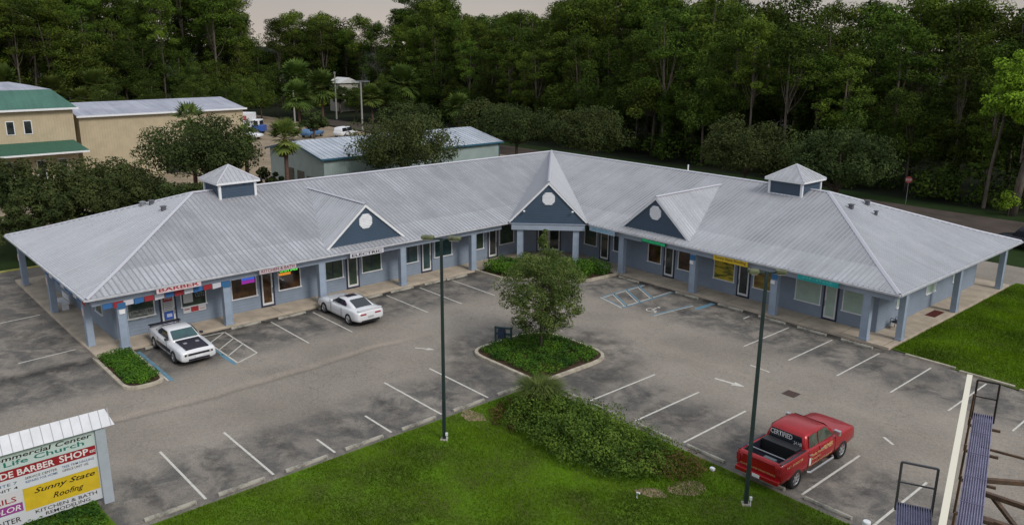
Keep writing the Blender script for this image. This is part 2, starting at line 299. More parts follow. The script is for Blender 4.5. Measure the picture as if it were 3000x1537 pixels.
def kerb_ring(name,pts,h=.15,w=.18,m='kerb',label=None):
    # outer outline pts (closed): a raised kerb band of width w, inside left open
    P=[Vector((x,y)) for x,y in pts]; n=len(P); a=sum(P[i].x*P[(i+1)%n].y-P[(i+1)%n].x*P[i].y for i in range(n))
    if a<0: P=P[::-1]
    I=[]
    for i in range(n):
        d1=(P[i]-P[i-1]).normalized(); d2=(P[(i+1)%n]-P[i]).normalized(); n1=Vector((-d1.y,d1.x)); n2=Vector((-d2.y,d2.x)); k=(n1+n2)
        k=k/ max(.3,k.dot(n1)); I.append(P[i]+k*w)
    b=MB()
    for i in range(n):
        j=(i+1)%n
        b.poly([(P[i].x,P[i].y,0),(P[j].x,P[j].y,0),(P[j].x,P[j].y,h),(P[i].x,P[i].y,h)])
        b.poly([(P[i].x,P[i].y,h),(P[j].x,P[j].y,h),(I[j].x,I[j].y,h),(I[i].x,I[i].y,h)])
        b.poly([(I[i].x,I[i].y,h),(I[j].x,I[j].y,h),(I[j].x,I[j].y,0),(I[i].x,I[i].y,0)])
    o=b.build(name,M[m]); o['kind']='structure'; return [(p.x,p.y) for p in I]
def rounded(pts,rad,seg=5):
    out=[];n=len(pts)
    for i in range(n):
        p=Vector(pts[i]);a=Vector(pts[i-1]);c=Vector(pts[(i+1)%n]); r=rad[i] if hasattr(rad,'__len__') else rad
        if r<=0: out.append(tuple(p)); continue
        d1=(a-p).normalized(); d2=(c-p).normalized(); s=p+d1*r; e=p+d2*r
        for k in range(seg+1):
            t=k/seg; q=s*(1-t)**2+p*2*t*(1-t)+e*t*t; out.append((q.x,q.y))
    return out
island=rounded([(12.3,-12.5),(12.3,-18.15),(18.1,-18.15),(18.1,-12.5)][::-1],[1.6,.45,1.3,2.2])
isl_in=kerb_ring('island_kerb',island); sheet('island_soil',isl_in,.12,M['mulch'])
wbed=rounded([(.25,-33.85),(5.75,-33.85),(5.75,-31.85),(.25,-31.85)],[.05,.9,.8,.05]); wb_in=kerb_ring('bed_kerb',wbed); sheet('bed_soil',wb_in,.12,M['mulch'])
cbed=[(.12,-7.6),(2.8,-7.45),(7.3,-3.0),(7.55,-.12),(5.12,-.12),(.12,-5.12)]
cb_in=kerb_ring('bed_kerb',cbed,.17); sheet('bed_soil',cb_in,.13,M['mulch'])
slab=[(.1,-33.65),(.1,-5.12),(5.12,-.1),(27.35,-.1),(27.35,18.7),(-18.7,18.7),(-18.7,-33.65)]
b=MB(); b.prism(slab,-.05,.15); o=b.build('walkway',M['slab'],bevel=.02); o['kind']='structure'
b=MB()
for k in range(9):
    for (x0,y0,x1,y1) in ((-1.7,-32.0+k*3.05,.09,-32.0+k*3.05),(6.2+k*2.6,-.09,6.2+k*2.6,1.7)): b.bar((x0,y0,.1515),(x1,y1,.1515),.025,.004)
o=b.build('walkway_joints',mat('joint_dark',(.14,.11,.08),.9)); o['kind']='structure'
LAWN_Y=-18.22
lawn=[(18.0,LAWN_Y),(60,LAWN_Y),(60,-70),(14.4,-70),(14.4,-37.9),(17.85,-37.7),(18.0,-37.3)]
sheet('lawn',lawn,.05,M['lawn']); sheet('lawn',[(27.4,.15),(34.5,-.75),(60,-.75),(60,21),(40,19.9),(27.4,19.9)],.05,M['lawn'])
sheet('lawn',[(-22,-90),(-24.4,-90),(-24.4,22),(-22,22)],.02,M['verge'])
b=MB(); b.bar((-22,-90,.02),(-22,20,.02),.2,.14); o=b.build('kerb',mat('yellow_kerb',(.45,.42,.12),.8,var=.2)); o['kind']='structure'
# painted lines
b=MB()
def line(x0,y0,x1,y1,w=.1,mb=None,z=.0055): 
    a=Vector((x0,y0));c=Vector((x1,y1));d=(c-a).normalized();n=Vector((-d.y,d.x))*w/2
    (mb or b).poly([(a.x-n.x,a.y-n.y,z),(c.x-n.x,c.y-n.y,z),(c.x+n.x,c.y+n.y,z),(a.x+n.x,a.y+n.y,z)])
for y,x0 in ((-21,12.8),(-23.78,12.8),(-26.5,15.4),(-29.27,16.0),(-32,12.8),(-34.7,12.75)): line(x0,y,17.55,y)
for x,y1 in ((21.0,-12.7),(23.8,-12.8),(26.5,-12.9),(29.25,-13),(32,-13),(34.75,-13.1)): line(x,-17.6,x,y1)
for y in (-10.2,-13.0,-15.7,-18.45,-21.15,-23.95): line(.7,y,5.4 if y!=-18.45 else 2.5,y,.085)
for x in (19.0,21.72,24.47,27.22,29.97,32.68,35.4,38.1): line(x,-.95,x,-5.7 if x!=19.0 else -1.6,.085)
for y in (-34.0,-36.75,-39.5): line(-1.7,y,-5.5,y) if False else None
for x in (-1.9,-9.6): line(x-.12,-34.1,x+.12,-36.9,.1)
# crossing hatch by the west handicap bay
line(.55,-28.2,5.6,-28.2,.09); line(.6,-26.8,4.9,-26.8,.09); line(.6,-26.8,.55,-28.2,.09); line(5.6,-28.2,4.9,-26.8,.09)
for q in (1.85,3.15,4.35): line(q,-28.2,q-1.25,-26.8,.08)
line(.55,-31.78,5.6,-31.8,.08)
# arrows and small leftovers
def arrow(x,y,ang,s=1):
    c,sn=math.cos(ang),math.sin(ang); T=lambda u,v:(x+(u*c-v*sn)*s,y+(u*sn+v*c)*s,.0055)
    b.poly([T(-.9,-.07),(T(.1,-.07)),(T(.1,.07)),(T(-.9,.07))]); b.poly([T(.1,-.25),T(.75,0),T(.1,.25)])
arrow(24.2,-10.65,math.radians(8)); arrow(10.4,-19.5,math.radians(35),.7); line(23.5,-7.85,24.7,-7.95,.09); line(31.9,-10.6,32.5,-11.0,.12)
o=b.build('parking_lines',M['paint']); o['kind']='structure'
b=MB()
line(.55,-31.62,5.7,-31.64,.2,b); line(3.9,-28.38,5.7,-28.38,.2,b); line(.55,-28.34,4,-28.34,.12,b)
line(10.3,-.7,10.3,-5.0,.12,b); line(12.75,-.5,12.75,-5.6,.12,b); line(10.3,-5.0,12.75,-5.6,.1,b)
for k in range(3): line(10.35,-1.2-k*1.3,12.7,-2.6-k*1.3,.12,b)
line(16.0,-.5,16.0,-2.3,.35,b); line(15.3,-1.9,14.9,-5.4,.12,b)
o=b.build('blue_lines',M['bluepaint']); o['kind']='structure'
b=MB(); line(10.45,-.7,10.45,-5.0,.08,b); line(12.6,-.5,12.6,-5.55,.08,b); line(10.3,-5.12,12.75,-5.75,.08,b); line(15.45,-1.9,15.05,-5.4,.06,b)
for k in range(3): line(10.35,-1.38-k*1.3,12.6,-2.75-k*1.3,.06,b)
# wheelchair symbol
for t in range(14):
    a0=math.radians(120+t*19);a1=math.radians(120+(t+1)*19); line(14.2+.32*math.cos(a0),-4.6+.32*math.sin(a0),14.2+.32*math.cos(a1),-4.6+.32*math.sin(a1),.08,b)
line(14.2,-4.05,14.2,-4.6,.1,b); line(14.2,-4.55,14.55,-4.55,.09,b); line(14.55,-4.55,14.7,-4.9,.09,b); line(14.1,-3.85,14.3,-3.85,.18,b)
o=b.build('symbol_lines',M['paint']); o['kind']='structure'
# drain grate
t=thing('drain_grate','rusty iron drain grate set in the asphalt of the right drive','drain',(26.86,-9.55,0))
b=MB(); b.box(-.34,.34,-.34,.34,-.02,.006); b.build('grate_frame',mat('rust_iron',(.07,.05,.045),.8),t)
b=MB()
for k in range(7): b.box(-.29,.29,-.28+k*.085,-.24+k*.085,.007,.02)
b.build('grate_bars',mat('rust_bars',(.10,.06,.05),.7),t)
# wheel stops
def stop_mesh():
    b=MB(); n=len(b.v); w=.92; prof=[(-.075,0),(-.075,.06),(-.045,.125),(.045,.125),(.075,.06),(.075,0)]
    for x in (-w,w): b.v+=[(x,p[0],p[1]) for p in prof]
    for i in range(5): b.f.append((i,i+1,7+i,6+i)); b.m.append(0)
    b.f.append((0,1,2,3,4,5)[::-1]); b.m.append(0); b.f.append((6,7,8,9,10,11)); b.m.append(0)
    return b.build('wheel_stop',M['stop'],bevel=.012)
ORD=['first','second','third','fourth','fifth','sixth','seventh','eighth','ninth','tenth']
ws=stop_mesh(); firstws=[True]
def stops(poslist,rz,desc,grp):
    for i,(x,y) in enumerate(poslist):
        o=ws if firstws[0] else ws.copy()
        if not firstws[0]: COL.objects.link(o)
        firstws[0]=False; o.location=(x,y,.004); o.rotation_euler=(0,0,rz+random.uniform(-.015,.015)); tag(o,desc%ORD[i],'wheel stop',grp)
stops([(17.68,-19.6),(17.7,-22.3),(17.7,-25.15),(17.68,-27.95),(17.7,-30.65),(17.66,-33.35),(17.6,-36.0)],math.pi/2,'concrete wheel stop on the left lawn edge, %s counting from the tree island','wheel stops along the left edge of the front lawn')
stops([(19.75,-17.85),(22.45,-17.88),(25.1,-17.86),(27.75,-17.8),(30.5,-17.85),(33.15,-17.82)],0,'concrete wheel stop on the right lawn edge, %s counting from the tree island','wheel stops along the right edge of the front lawn')
stops([(.5,-9.6),(.45,-11.5),(.45,-14.3),(.5,-16.85),(.5,-19.7),(.55,-22.5),(.4,-25.4),(.45,-30.3)],math.pi/2,'worn wheel stop by the left wing walkway, %s from the corner hedge','wheel stops along the left wing walkway')
stops([(8.9,-.6),(13.9,-.5),(17.3,-.5),(20.35,-.6),(23.0,-.6),(25.75,-.6)],0,'worn wheel stop by the right wing walkway, %s from the corner hedge','wheel stops along the right wing walkway')
b=MB()
for i in range(4): b.box(28.3+i*2.9,30.9+i*2.9,-.25-.26*i,-.1-.26*i,0,.12)
o=b.build('lawn_kerb',M['kerb']); o['kind']='structure'
# ------------------------------------------------ the plaza building
B=thing('shopping_plaza','long L-shaped single-storey plaza in blue grey with ribbed metal roof, porch columns and navy gables','building',(0,0,0))
OV=.41; LR=27.67; LL=33.82; WD=18.5; BRK=2.16; RD=9.455
foot=[(-1.75,-1.15),(1.15,1.75),(25.7,1.75),(25.7,16.75),(-16.75,16.75),(-16.75,-32.1),(-1.75,-32.1)]
b=MB(); b.prism(foot,.1,3.06); b.build('wall',M['wall'],B)
b=MB(); tt=Vector((1,1,0))/2**.5; nn=Vector((1,-1,0))/2**.5
def dg(s,l,z=0): return (nn*(s*2**.5)+tt*l)+Vector((0,0,z))
b.poly([dg(-.295+.012,-2.03,.16),dg(-.295+.012,2.03,.16),dg(-.295+.012,2.03,3.05),dg(-.295+.012,-2.03,3.05)]); b.build('grooved_wall_panel',M['wall_panel'],B)
def zr(d): return 3.39+.3056*d if d<=BRK else 4.05+.347*(d-BRK)
def ringpts(d,z):
    return [(OV-d,-OV+d,z),(LR-d,-OV+d,z),(LR-d,WD-d,z),(-WD+d,WD-d,z),(-WD+d,-LL+d,z),(OV-d,-LL+d,z)]
rb=MB(); sb=MB(); sl_=MB()
downs=[(0,-1),(1,0),(0,1),(-1,0),(0,-1),(1,0)]
def add_ribs(sb,poly,down,sp,w=.085,h=.035,off=0):
    P=[Vector(p) for p in poly]; n=(P[1]-P[0]).cross(P[2]-P[0])
    if n.length<1e-6: n=(P[2]-P[0]).cross(P[3]-P[0])
    n.normalize(); n=n if n.z>0 else -n
    g=Vector((down[0],down[1],0)).normalized(); e=Vector((-g.y,g.x,0))
    es=[p.dot(e) for p in P]; s0=math.ceil((min(es)+.02)/sp)*sp+off; s=s0
    zf=lambda x,y: P[0].z-(n.x*(x-P[0].x)+n.y*(y-P[0].y))/n.z
    while s<max(es)-.02:
        ts=[]
        for i in range(len(P)):
            a,c=P[i],P[(i+1)%len(P)]; ea,ec=a.dot(e),c.dot(e)
            if (ea-s)*(ec-s)<0: k=(s-ea)/(ec-ea); ts.append((a+(c-a)*k).dot(g))
        if len(ts)>=2 and max(ts)-min(ts)>.1:
            A=g*min(ts)+e*s; C=g*max(ts)+e*s; A.z=zf(A.x,A.y)+.001; C.z=zf(C.x,C.y)+.001
            l=e*w/2; u=n*h; sb.poly([A-l,C-l,C+u-l*.4,A+u-l*.4]); sb.poly([A+u-l*.4,C+u-l*.4,C+u+l*.4,A+u+l*.4]); sb.poly([A+u+l*.4,C+u+l*.4,C+l,A+l])
            sb.poly([C-l,C+l,C+u+l*.4,C+u-l*.4])
        s+=sp
for d0,d1 in ((0,BRK),(BRK,RD)):
    R0=ringpts(d0,zr(d0)); R1=ringpts(d1,zr(d1))
    for i in range(6):
        j=(i+1)%6; q=[R0[i],R0[j],R1[j],R1[i]]
        if i==1 or i==4:
            if d1==RD: q=[R0[i],R0[j],R1[j]]
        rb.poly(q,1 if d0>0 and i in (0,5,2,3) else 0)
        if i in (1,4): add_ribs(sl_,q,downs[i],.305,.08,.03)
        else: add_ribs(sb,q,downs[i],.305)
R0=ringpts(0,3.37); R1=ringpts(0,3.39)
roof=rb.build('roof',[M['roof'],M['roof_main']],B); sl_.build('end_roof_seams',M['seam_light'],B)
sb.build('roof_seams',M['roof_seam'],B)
# ridge, hip and valley caps
b=MB()
def cap(a,c,w=.28,h=.05,mb=None):
    a=Vector(a);c=Vector(c);d=(c-a).normalized();s=d.cross(Vector((0,0,1))).normalized()*w/2; u=Vector((0,0,h)); dn=Vector((0,0,-.03))
    m=mb or b; m.poly([a-s+dn,c-s+dn,c+u,a+u]); m.poly([a+u,c+u,c+s+dn,a+s+dn])
E0=ringpts(0,zr(0)); EB=ringpts(BRK,zr(BRK)); ER=ringpts(RD,zr(RD)); up=Vector((0,0,.03))
for i in (1,2,3,4,5): cap(Vector(E0[i])+up,Vector(EB[i])+up); cap(Vector(EB[i])+up,Vector(ER[i])+up)
cap(Vector(ER[0])+up,Vector(ER[1])+up); cap(Vector(ER[0])+up,Vector(ER[4])+up); 
b.build('ridge_cap',M['cap'],B)
# gutters / fascia
b=MB()
for i in range(6):
    j=(i+1)%6; a=Vector(E0[i]);c=Vector(E0[j]); a.z=c.z=3.325
    d=(c-a).normalized(); o_=Vector((downs[i][0],downs[i][1],0))*.06
    if i==0: a=a+d*4.35
    if i==5: c=c-d*4.35
    b.bar(a+o_-d*.0,c+o_+(d*.06 if i in(0,1,2,3,4) else d*0),.12,.11)
b.build('gutter',M['gutter'],B)
b=MB(); O_=ringpts(.0,3.262); I_=ringpts(2.3,3.262)
for i in range(6): j=(i+1)%6; b.poly([O_[i],I_[i],I_[j],O_[j]])
b.build('soffit',M['soffit'],B)
# porch beam
b=MB(); z0,z1=2.84,3.255
b.box(5.0,27.3,-.08,.22,z0,z1); b.box(27.0,27.28,.225,18.3,z0+.003,z1); b.box(-18.3,-18.0,-33.4,18.3,z0,z1); b.box(-17.99,26.99,18.0,18.3,z0,z1)
b.box(-.22,.08,-33.5,-5.0,z0,z1); b.box(-17.99,-.225,-33.5,-33.22,z0+.003,z1)
b.build('porch_beam',M['beam'],B)
# columns
def column(x,y,rz=0,w=.46,d=.34,h=2.9):
    b=MB(); b.box(-w/2,w/2,-d/2,d/2,.15,h); 
    b.box(-w/2-.025,w/2+.025,-d/2-.025,d/2+.025,.155,.3); 
    for s in (-1,1):
        b.box(s*w/2-.05*(s>0)-.0*(s<0),s*w/2+.05*(s<0),-d/2-.018,-d/2+.02,.305,h-.01)
    return b.build('column',M['column'],B,(x,y,0),rz,bevel=.01)
for x in (7.6,13.9,19.97,25.8): column(x,.1)
for y in (-7.66,-13.84,-20.0,-26.22,-32.06): column(-.1,y,math.pi/2)
for y in (1.6,9.35,17.05): column(27.15,y,math.pi/2,w=.42)
for x in (-1.69,-9.34,-16.8): column(x,-33.35,0,w=.42)
for l in (-2.1,2.1):
    p=dg(2.1,l); column(p.x,p.y,math.pi/4,.46,.4,2.75)
# windows & doors
def window(org,ux,u0,u1,z0,z1,gl,nrm,mull=0,blind=False,label=None):
    # org + ux*u on wall line, nrm outward
    ux=Vector(ux);nrm=Vector(nrm);org=Vector(org)
    f=MB(); P=lambda u,z,n:tuple(org+ux*u+nrm*n+Vector((0,0,z)))
    def slab_(u0,u1,z0,z1,n0,n1,mb):
        q=[P(u0,z0,n0),P(u1,z0,n0),P(u1,z1,n0),P(u0,z1,n0),P(u0,z0,n1),P(u1,z0,n1),P(u1,z1,n1),P(u0,z1,n1)]; k=len(mb.v); mb.v+=q
        for fa in ((0,3,2,1),(4,5,6,7),(0,1,5,4),(1,2,6,5),(2,3,7,6),(3,0,4,7)): mb.f.append(tuple(k+i for i in fa)); mb.m.append(0)
    t=.06
    slab_(u0-t,u0,z0,z1,-.02,.05,f); slab_(u1,u1+t,z0,z1,-.02,.05,f); slab_(u0-t,u1+t,z1,z1+t,-.02,.052,f)
    o=f.build('window',M['white'],B); 
    if label: o['label']=label
    g=MB(); g.poly([P(u0,z0,.012),P(u1,z0,.012),P(u1,z1,.012),P(u0,z1,.012)]); g.build('pane',gl,o)
    s_=MB(); slab_(u0-.1,u1+.1,z0-.06,z0,-.02,.09,s_); s_.build('sill',M['white'],o)
    if mull: k_=MB(); slab_((u0+u1)/2-.02,(u0+u1)/2+.02,z0,z1,.013,.035,k_); k_.build('mullion',M['frame'],o)
    return o,P
def door(org,ux,u0,u1,nrm,gl,z1=2.45,leafm='doorwhite',n=1):
    ux=Vector(ux);nrm=Vector(nrm);org=Vector(org); P=lambda u,z,n_:tuple(org+ux*u+nrm*n_+Vector((0,0,z)))
    def sl(mb,u0,u1,z0,z1,n0,n1):
        q=[P(u0,z0,n0),P(u1,z0,n0),P(u1,z1,n0),P(u0,z1,n0),P(u0,z0,n1),P(u1,z0,n1),P(u1,z1,n1),P(u0,z1,n1)]; k=len(mb.v); mb.v+=q
        for fa in ((0,3,2,1),(4,5,6,7),(0,1,5,4),(1,2,6,5),(2,3,7,6),(3,0,4,7)): mb.f.append(tuple(k+i for i in fa)); mb.m.append(0)
    f=MB(); t=.1; sl(f,u0-t*.4,u0+t*.6,.151,z1,-.02,.05); sl(f,u1-t*.6,u1+t*.4,.151,z1,-.02,.05); sl(f,u0-t*.4,u1+t*.4,z1,z1+.08,-.02,.052); sl(f,u0+t*.6,u1-t*.6,.151,.27,-.02,.045)
    o=f.build('door',M['frame'],B); a0=u0+t*.6; w=(u1-u0-t*1.2)/n
    for i in range(n):
        l0,l1=a0+i*w,a0+(i+1)*w; lf=MB(); sl(lf,l0+.005,l0+.1,.275,z1-.005,0,.04); sl(lf,l1-.1,l1-.005,.275,z1-.005,0,.04); sl(lf,l0+.1,l1-.1,.275,.42,0,.039); sl(lf,l0+.1,l1-.1,z1-.1,z1-.005,0,.039)
        lf.build('door_leaf',M[leafm],o); g=MB(); g.poly([P(l0+.1,.42,.02),P(l1-.1,.42,.02),P(l1-.1,z1-.1,.02),P(l0+.1,z1-.1,.02)]); g.build('door_glass',gl,o)
        h=MB(); sl(h,l0+.03,l0+.06,1.0,1.35,.04,.085); h.build('door_handle',M['steel'],o)
    return o
RO=(0,1.75,0);RX=(1,0,0);RN=(0,-1,0); LO=(-1.75,0,0);LX=(0,-1,0);LN=(1,0,0)     # left wing: u = -y
G=M['glass']
# right wing, from the corner
window(RO,RX,2.35,3.55,1.12,2.6,M['glass_green'],RN); door(RO,RX,3.93,4.89,RN,G); window(RO,RX,5.36,6.35,1.15,2.6,G,RN)
window(RO,RX,8.72,9.82,1.02,2.6,M['glass_brown'],RN); door(RO,RX,10.14,11.04,RN,G); window(RO,RX,11.42,12.55,1.02,2.6,M['glass_brown'],RN)
yel=[mat('sign_yellow',(.55,.42,.03),.6,var=.15,vscale=2),mat('sign_green',(.10,.17,.02),.6)]
wy,P=window(RO,RX,14.42,15.95,1.02,2.6,mat('yellow_window_film',(.50,.38,.03),.5,col2=(.07,.10,.015),vscale=2.2,stretch=(.6,1,2.6),vlo=.42,vhi=.55),RN,label='window covered with yellow and green film')
door(RO,RX,16.27,17.18,RN,G)
window(RO,RX,17.5,18.75,1.05,2.6,mat('amber_window_film',(.33,.26,.04),.4,col2=(.12,.06,.02),vscale=1.6,stretch=(.7,1,2)),RN)
window(RO,RX,20.5,22.1,.98,2.6,M['blinds'],RN); door(RO,RX,22.36,23.24,RN,M['blinds']); window(RO,RX,23.6,24.85,1.02,2.6,M['blinds'],RN)
# left wing
window(LO,LX,2.2,3.6,1.1,2.6,M['glass_green'],LN); door(LO,LX,3.88,4.79,LN,G); window(LO,LX,5.3,6.2,1.1,2.6,M['glass_green'],LN)
window(LO,LX,8.36,9.87,1.13,2.6,M['glass_teal'],LN,1); door(LO,LX,10.18,11.08,LN,M['glass_teal']); window(LO,LX,11.43,12.9,1.13,2.6,M['glass_teal'],LN,1)
window(LO,LX,14.53,16.0,1.1,2.6,M['glass_green'],LN,1); door(LO,LX,16.31,17.23,LN,M['glass_green']); window(LO,LX,17.55,18.95,1.1,2.6,M['glass_green'],LN,1)
window(LO,LX,20.67,22.12,1.07,2.6,M['glass_brown'],LN); door(LO,LX,22.5,23.36,LN,M['glass_brown']); window(LO,LX,23.66,25.2,1.07,2.6,M['glass_brown'],LN)
wb,_=window(LO,LX,26.85,28.25,1.25,2.6,M['glass_green'],LN); door(LO,LX,28.62,29.5,LN,mat('poster_glass',(.35,.38,.45),.4,col2=(.18,.22,.33),vscale=3)); wb2,_=window(LO,LX,29.85,31.25,1.2,2.6,M['glass_green'],LN)
# centre
door((nn*(-.295*2**.5)),tuple(tt),-.92,.96,tuple(nn),G,2.45,'doorwhite',2)
# end walls
for y in (4.2,8.4,12.6): window((25.7,0,0),(0,1,0),y,y+1.3,1.15,2.5,M['blinds'],(1,0,0))
for x in (3.6,8.6,13.0): window((0,-32.1,0),(-1,0,0),x,x+1.2,1.15,2.5,M['glass_green'],(0,-1,0))
# gables
def gable(cx,cy,ax,out,half,zb,za,back,wall_z0,vent_r=.52,mats=('navy',)):
    # ax: lateral unit, out: outward unit; front plane at (cx,cy)
    ax=Vector((*ax,0));out=Vector((*out,0));C0=Vector((cx,cy,0)); P=lambda l,o,z:C0+ax*l+out*o+Vector((0,0,z))
    b=MB(); sl=(za-zb)/half; wh=half-.16
    pts=[(-wh,zb),(wh,zb),(0,za-.16*sl)]
    b.poly([P(l,-.06,z) for l,z in pts]); b.poly([P(l,-.06,z) for l,z in ((-wh,wall_z0),(wh,wall_z0),(wh,zb),(-wh,zb))])
    g=b.build('gable_wall',M['navy'],B)
    v=MB(); n=8; ring=[(vent_r*math.cos(math.pi/8+k*math.pi/4),vent_r*1.0*math.sin(math.pi/8+k*math.pi/4)) for k in range(n)]; zc=zb+(za-zb)*.585
    v.poly([P(l,-.01,zc+z) for l,z in ring])
    for k in range(n): a,c=ring[k],ring[(k+1)%n]; v.poly([P(a[0],-.055,zc+a[1]),P(c[0],-.055,zc+c[1]),P(c[0],-.01,zc+c[1]),P(a[0],-.01,zc+a[1])])
    for k in range(9): zz=zc-.42+k*.105; hw=min(.46,.72-abs(zz-zc)) ; v.bar(P(-hw,.0,zz),P(hw,.0,zz),.03,.03)
    v.build('gable_vent',M['white'],g)
    r=MB()
    for s in (-1,1): 
        r.poly([P(s*(half+.05),.05,zb-.16),P(s*(half+.05),.05,zb+.03),P(0,.05,za+.03),P(0,.05,za-.17)])
        r.poly([P(s*(half+.05),-.1,zb-.16),P(s*(half+.05),.05,zb-.16),P(0,.05,za-.17),P(0,-.1,za-.17)])
    r.build('rake_trim',M['white'],g)
    rf=MB(); rsl=[]
    for s in (-1,1):
        A=P(s*(half+.06),.06,zb+.03);Bp=P(0,.06,za+.05);Cc=P(0,-back,za+.05+(gable_rise if gable_rise else 0)); 
        Dd=P(s*(half+.06),-gb_side,zb+.03)
        rf.poly([A,Dd,Cc,Bp] if s<0 else [A,Bp,Cc,Dd])
        # seams run down the slope
        rs=MB(); rsl.append(rs); add_ribs(rs,[A,Bp,Cc,Dd],(ax*s)[:2],.305,.07,.025)
    gr=rf.build('gable_roof',M['roof'],B); [rs.build('seams',M['seam_light'],gr) for rs in rsl]
    c=MB(); cap(P(0,.06,za+.08),P(0,-back,za+.08+gable_rise),.22,.04,c); 
    c.build('gable_ridge_cap',M['cap'],gr)
    return g
gable_rise=0; gb_side=.9
gable(10.3,.22,(1,0),(0,-1),3.08,3.46,6.12,7.9,3.3)
gable(-.22,-16.5,(0,-1),(1,0),3.08,3.46,6.12,7.9,3.3)
gable_rise=.24; gb_side=3.2
p=dg(2.35,0); gable(p.x,p.y,(tt.x,tt.y),(nn.x,nn.y),2.87,3.42,6.38,15.9,3.2,.5)
b=MB(); a_=dg(2.25,-2.75,3.0);c_=dg(2.25,2.75,3.0); b.bar(a_,c_,.3,.46); b.bar(dg(2.36,-2.85,3.24),dg(2.36,2.85,3.24),.12,.05); b.build('gable_beam',M['beam'],B)
b=MB()
for l in (-1.8,1.8): b.bar(dg(2.45,l,4.25),dg(2.5,l,4.18),.14,.12)
b.build('flood_lights',M['white'],B)
# porch floor to ceiling of the corner recess
b=MB(); q=[dg(2.3,-2.8,2.9),dg(2.3,2.8,2.9),dg(-.3,3.4,2.9),dg(-.3,-3.4,2.9)]; b.poly(q); b.build('soffit',M['soffit'],B)
# cupolas
def cupola(cx,cy):
    s=1.24; b=MB(); b.box(-s,s,-s,s,5.6,7.25); o=b.build('cupola',M['navy'],B,(cx,cy,0))
    w=MB()
    for i in (-1,1):
        for j in (-1,1): w.box(i*s-.08,i*s+.08,j*s-.08,j*s+.08,5.6,7.2)
    for a in (-1,1):
        w.box(-s+.09,s-.09,a*s-.035,a*s+.035,7.04,7.2); w.box(a*s-.034,a*s+.034,-s+.09,s-.09,7.04,7.2)
        w.box(-s+.09,s-.09,a*s-.05,a*s+.05,6.12,6.2)
    w.build('cupola_trim',M['white'],o)
    r=MB(); e=1.52; za,zt=7.24,8.2
    c4=[(-e,-e),(e,-e),(e,e),(-e,e)]
    for i in range(4): a,c=c4[i],c4[(i+1)%4]; r.poly([(*a,za),(*c,za),(0,0,zt)]); r.poly([(*a,za-.13),(*c,za-.13),(*c,za),(*a,za)],1)
    r.poly([(*c,za-.13) for c in c4][::-1],1); rr=r.build('cupola_roof',[M['roof'],M['white']],o)
    q=MB(); 
    for c in c4: cap((*c,za+.02),(0,0,zt+.02),.14,.035,q)
    q.build('hip_cap',M['cap'],rr); q=MB()
    for i,dn in enumerate(((0,-1),(1,0),(0,1),(-1,0))): add_ribs(q,[(*c4[i],za),(*c4[(i+1)%4],za),(0,0,zt)],dn,.3,.04,.02,.15)
    q.build('seams',M['roof_seam'],rr)
cupola(15.65,9.04); cupola(-9.04,-21.75)
# roof vents and vent pipe
def rvent(x,y,z,w=.25): b=MB(); b.box(-w/2,w/2,-w/2,w/2,-.12,.16); b.box(-w/2-.05,w/2+.05,-w/2-.05,w/2+.05,.17,.22); b.build('roof_vent',mat('vent_dark',(.10,.10,.12),.6),B,(x,y,z))
rvent(20.32,8.18,5.95); rvent(20.36,10.41,5.93); rvent(21.48,9.4,5.52,.16); rvent(-10.5,-26.55,5.9); rvent(-8.15,-26.6,5.88); 
b=MB(); b.tube([(0,0,-.2),(0,0,.5)],.055,8); b.build('vent_pipe',M['white'],B,(6.2,9.3,6.55))
b=MB(); b.tube([(0,0,-.1),(0,0,.2)],.2,12); b.tube([(0,0,.2),(0,0,.26)],[.24,.05],12); b.build('roof_vent',M['steel'],B,(-11.2,-26.9,5.75))
# column number plates
def plate(x,y,z0,z1,w,m,nrm,name='number_plate'):
    n=Vector((*nrm,0)); a=Vector((-n.y,n.x,0)); b=MB(); c=Vector((x,y,0))+n*.02
    b.bar(c-a*w/2+Vector((0,0,(z0+z1)/2)),c+a*w/2+Vector((0,0,(z0+z1)/2)),.02,z1-z0); return b.build(name,m,B)
bl=mat('sign_blue',(.03,.13,.28),.6)
for x in (13.9,19.97): plate(x,-.085,2.45,2.78,.44,bl,(0,-1),'blue_band'); plate(x-.08,-.085,2.15,2.38,.28,M['white'],(0,-1))
plate(.085,-32.06,2.45,2.78,.44,bl,(1,0),'blue_band'); plate(.085,-26.22,2.5,2.8,.44,bl,(1,0),'blue_band')
for x in (-1.69,-9.34,-16.8): plate(x,-33.535,1.9,2.35,.34,mat('notice_pink',(.6,.5,.52),.6),(0,-1),'notice')
plate(.085,-32.06,2.15,2.4,.3,M['white'],(1,0))
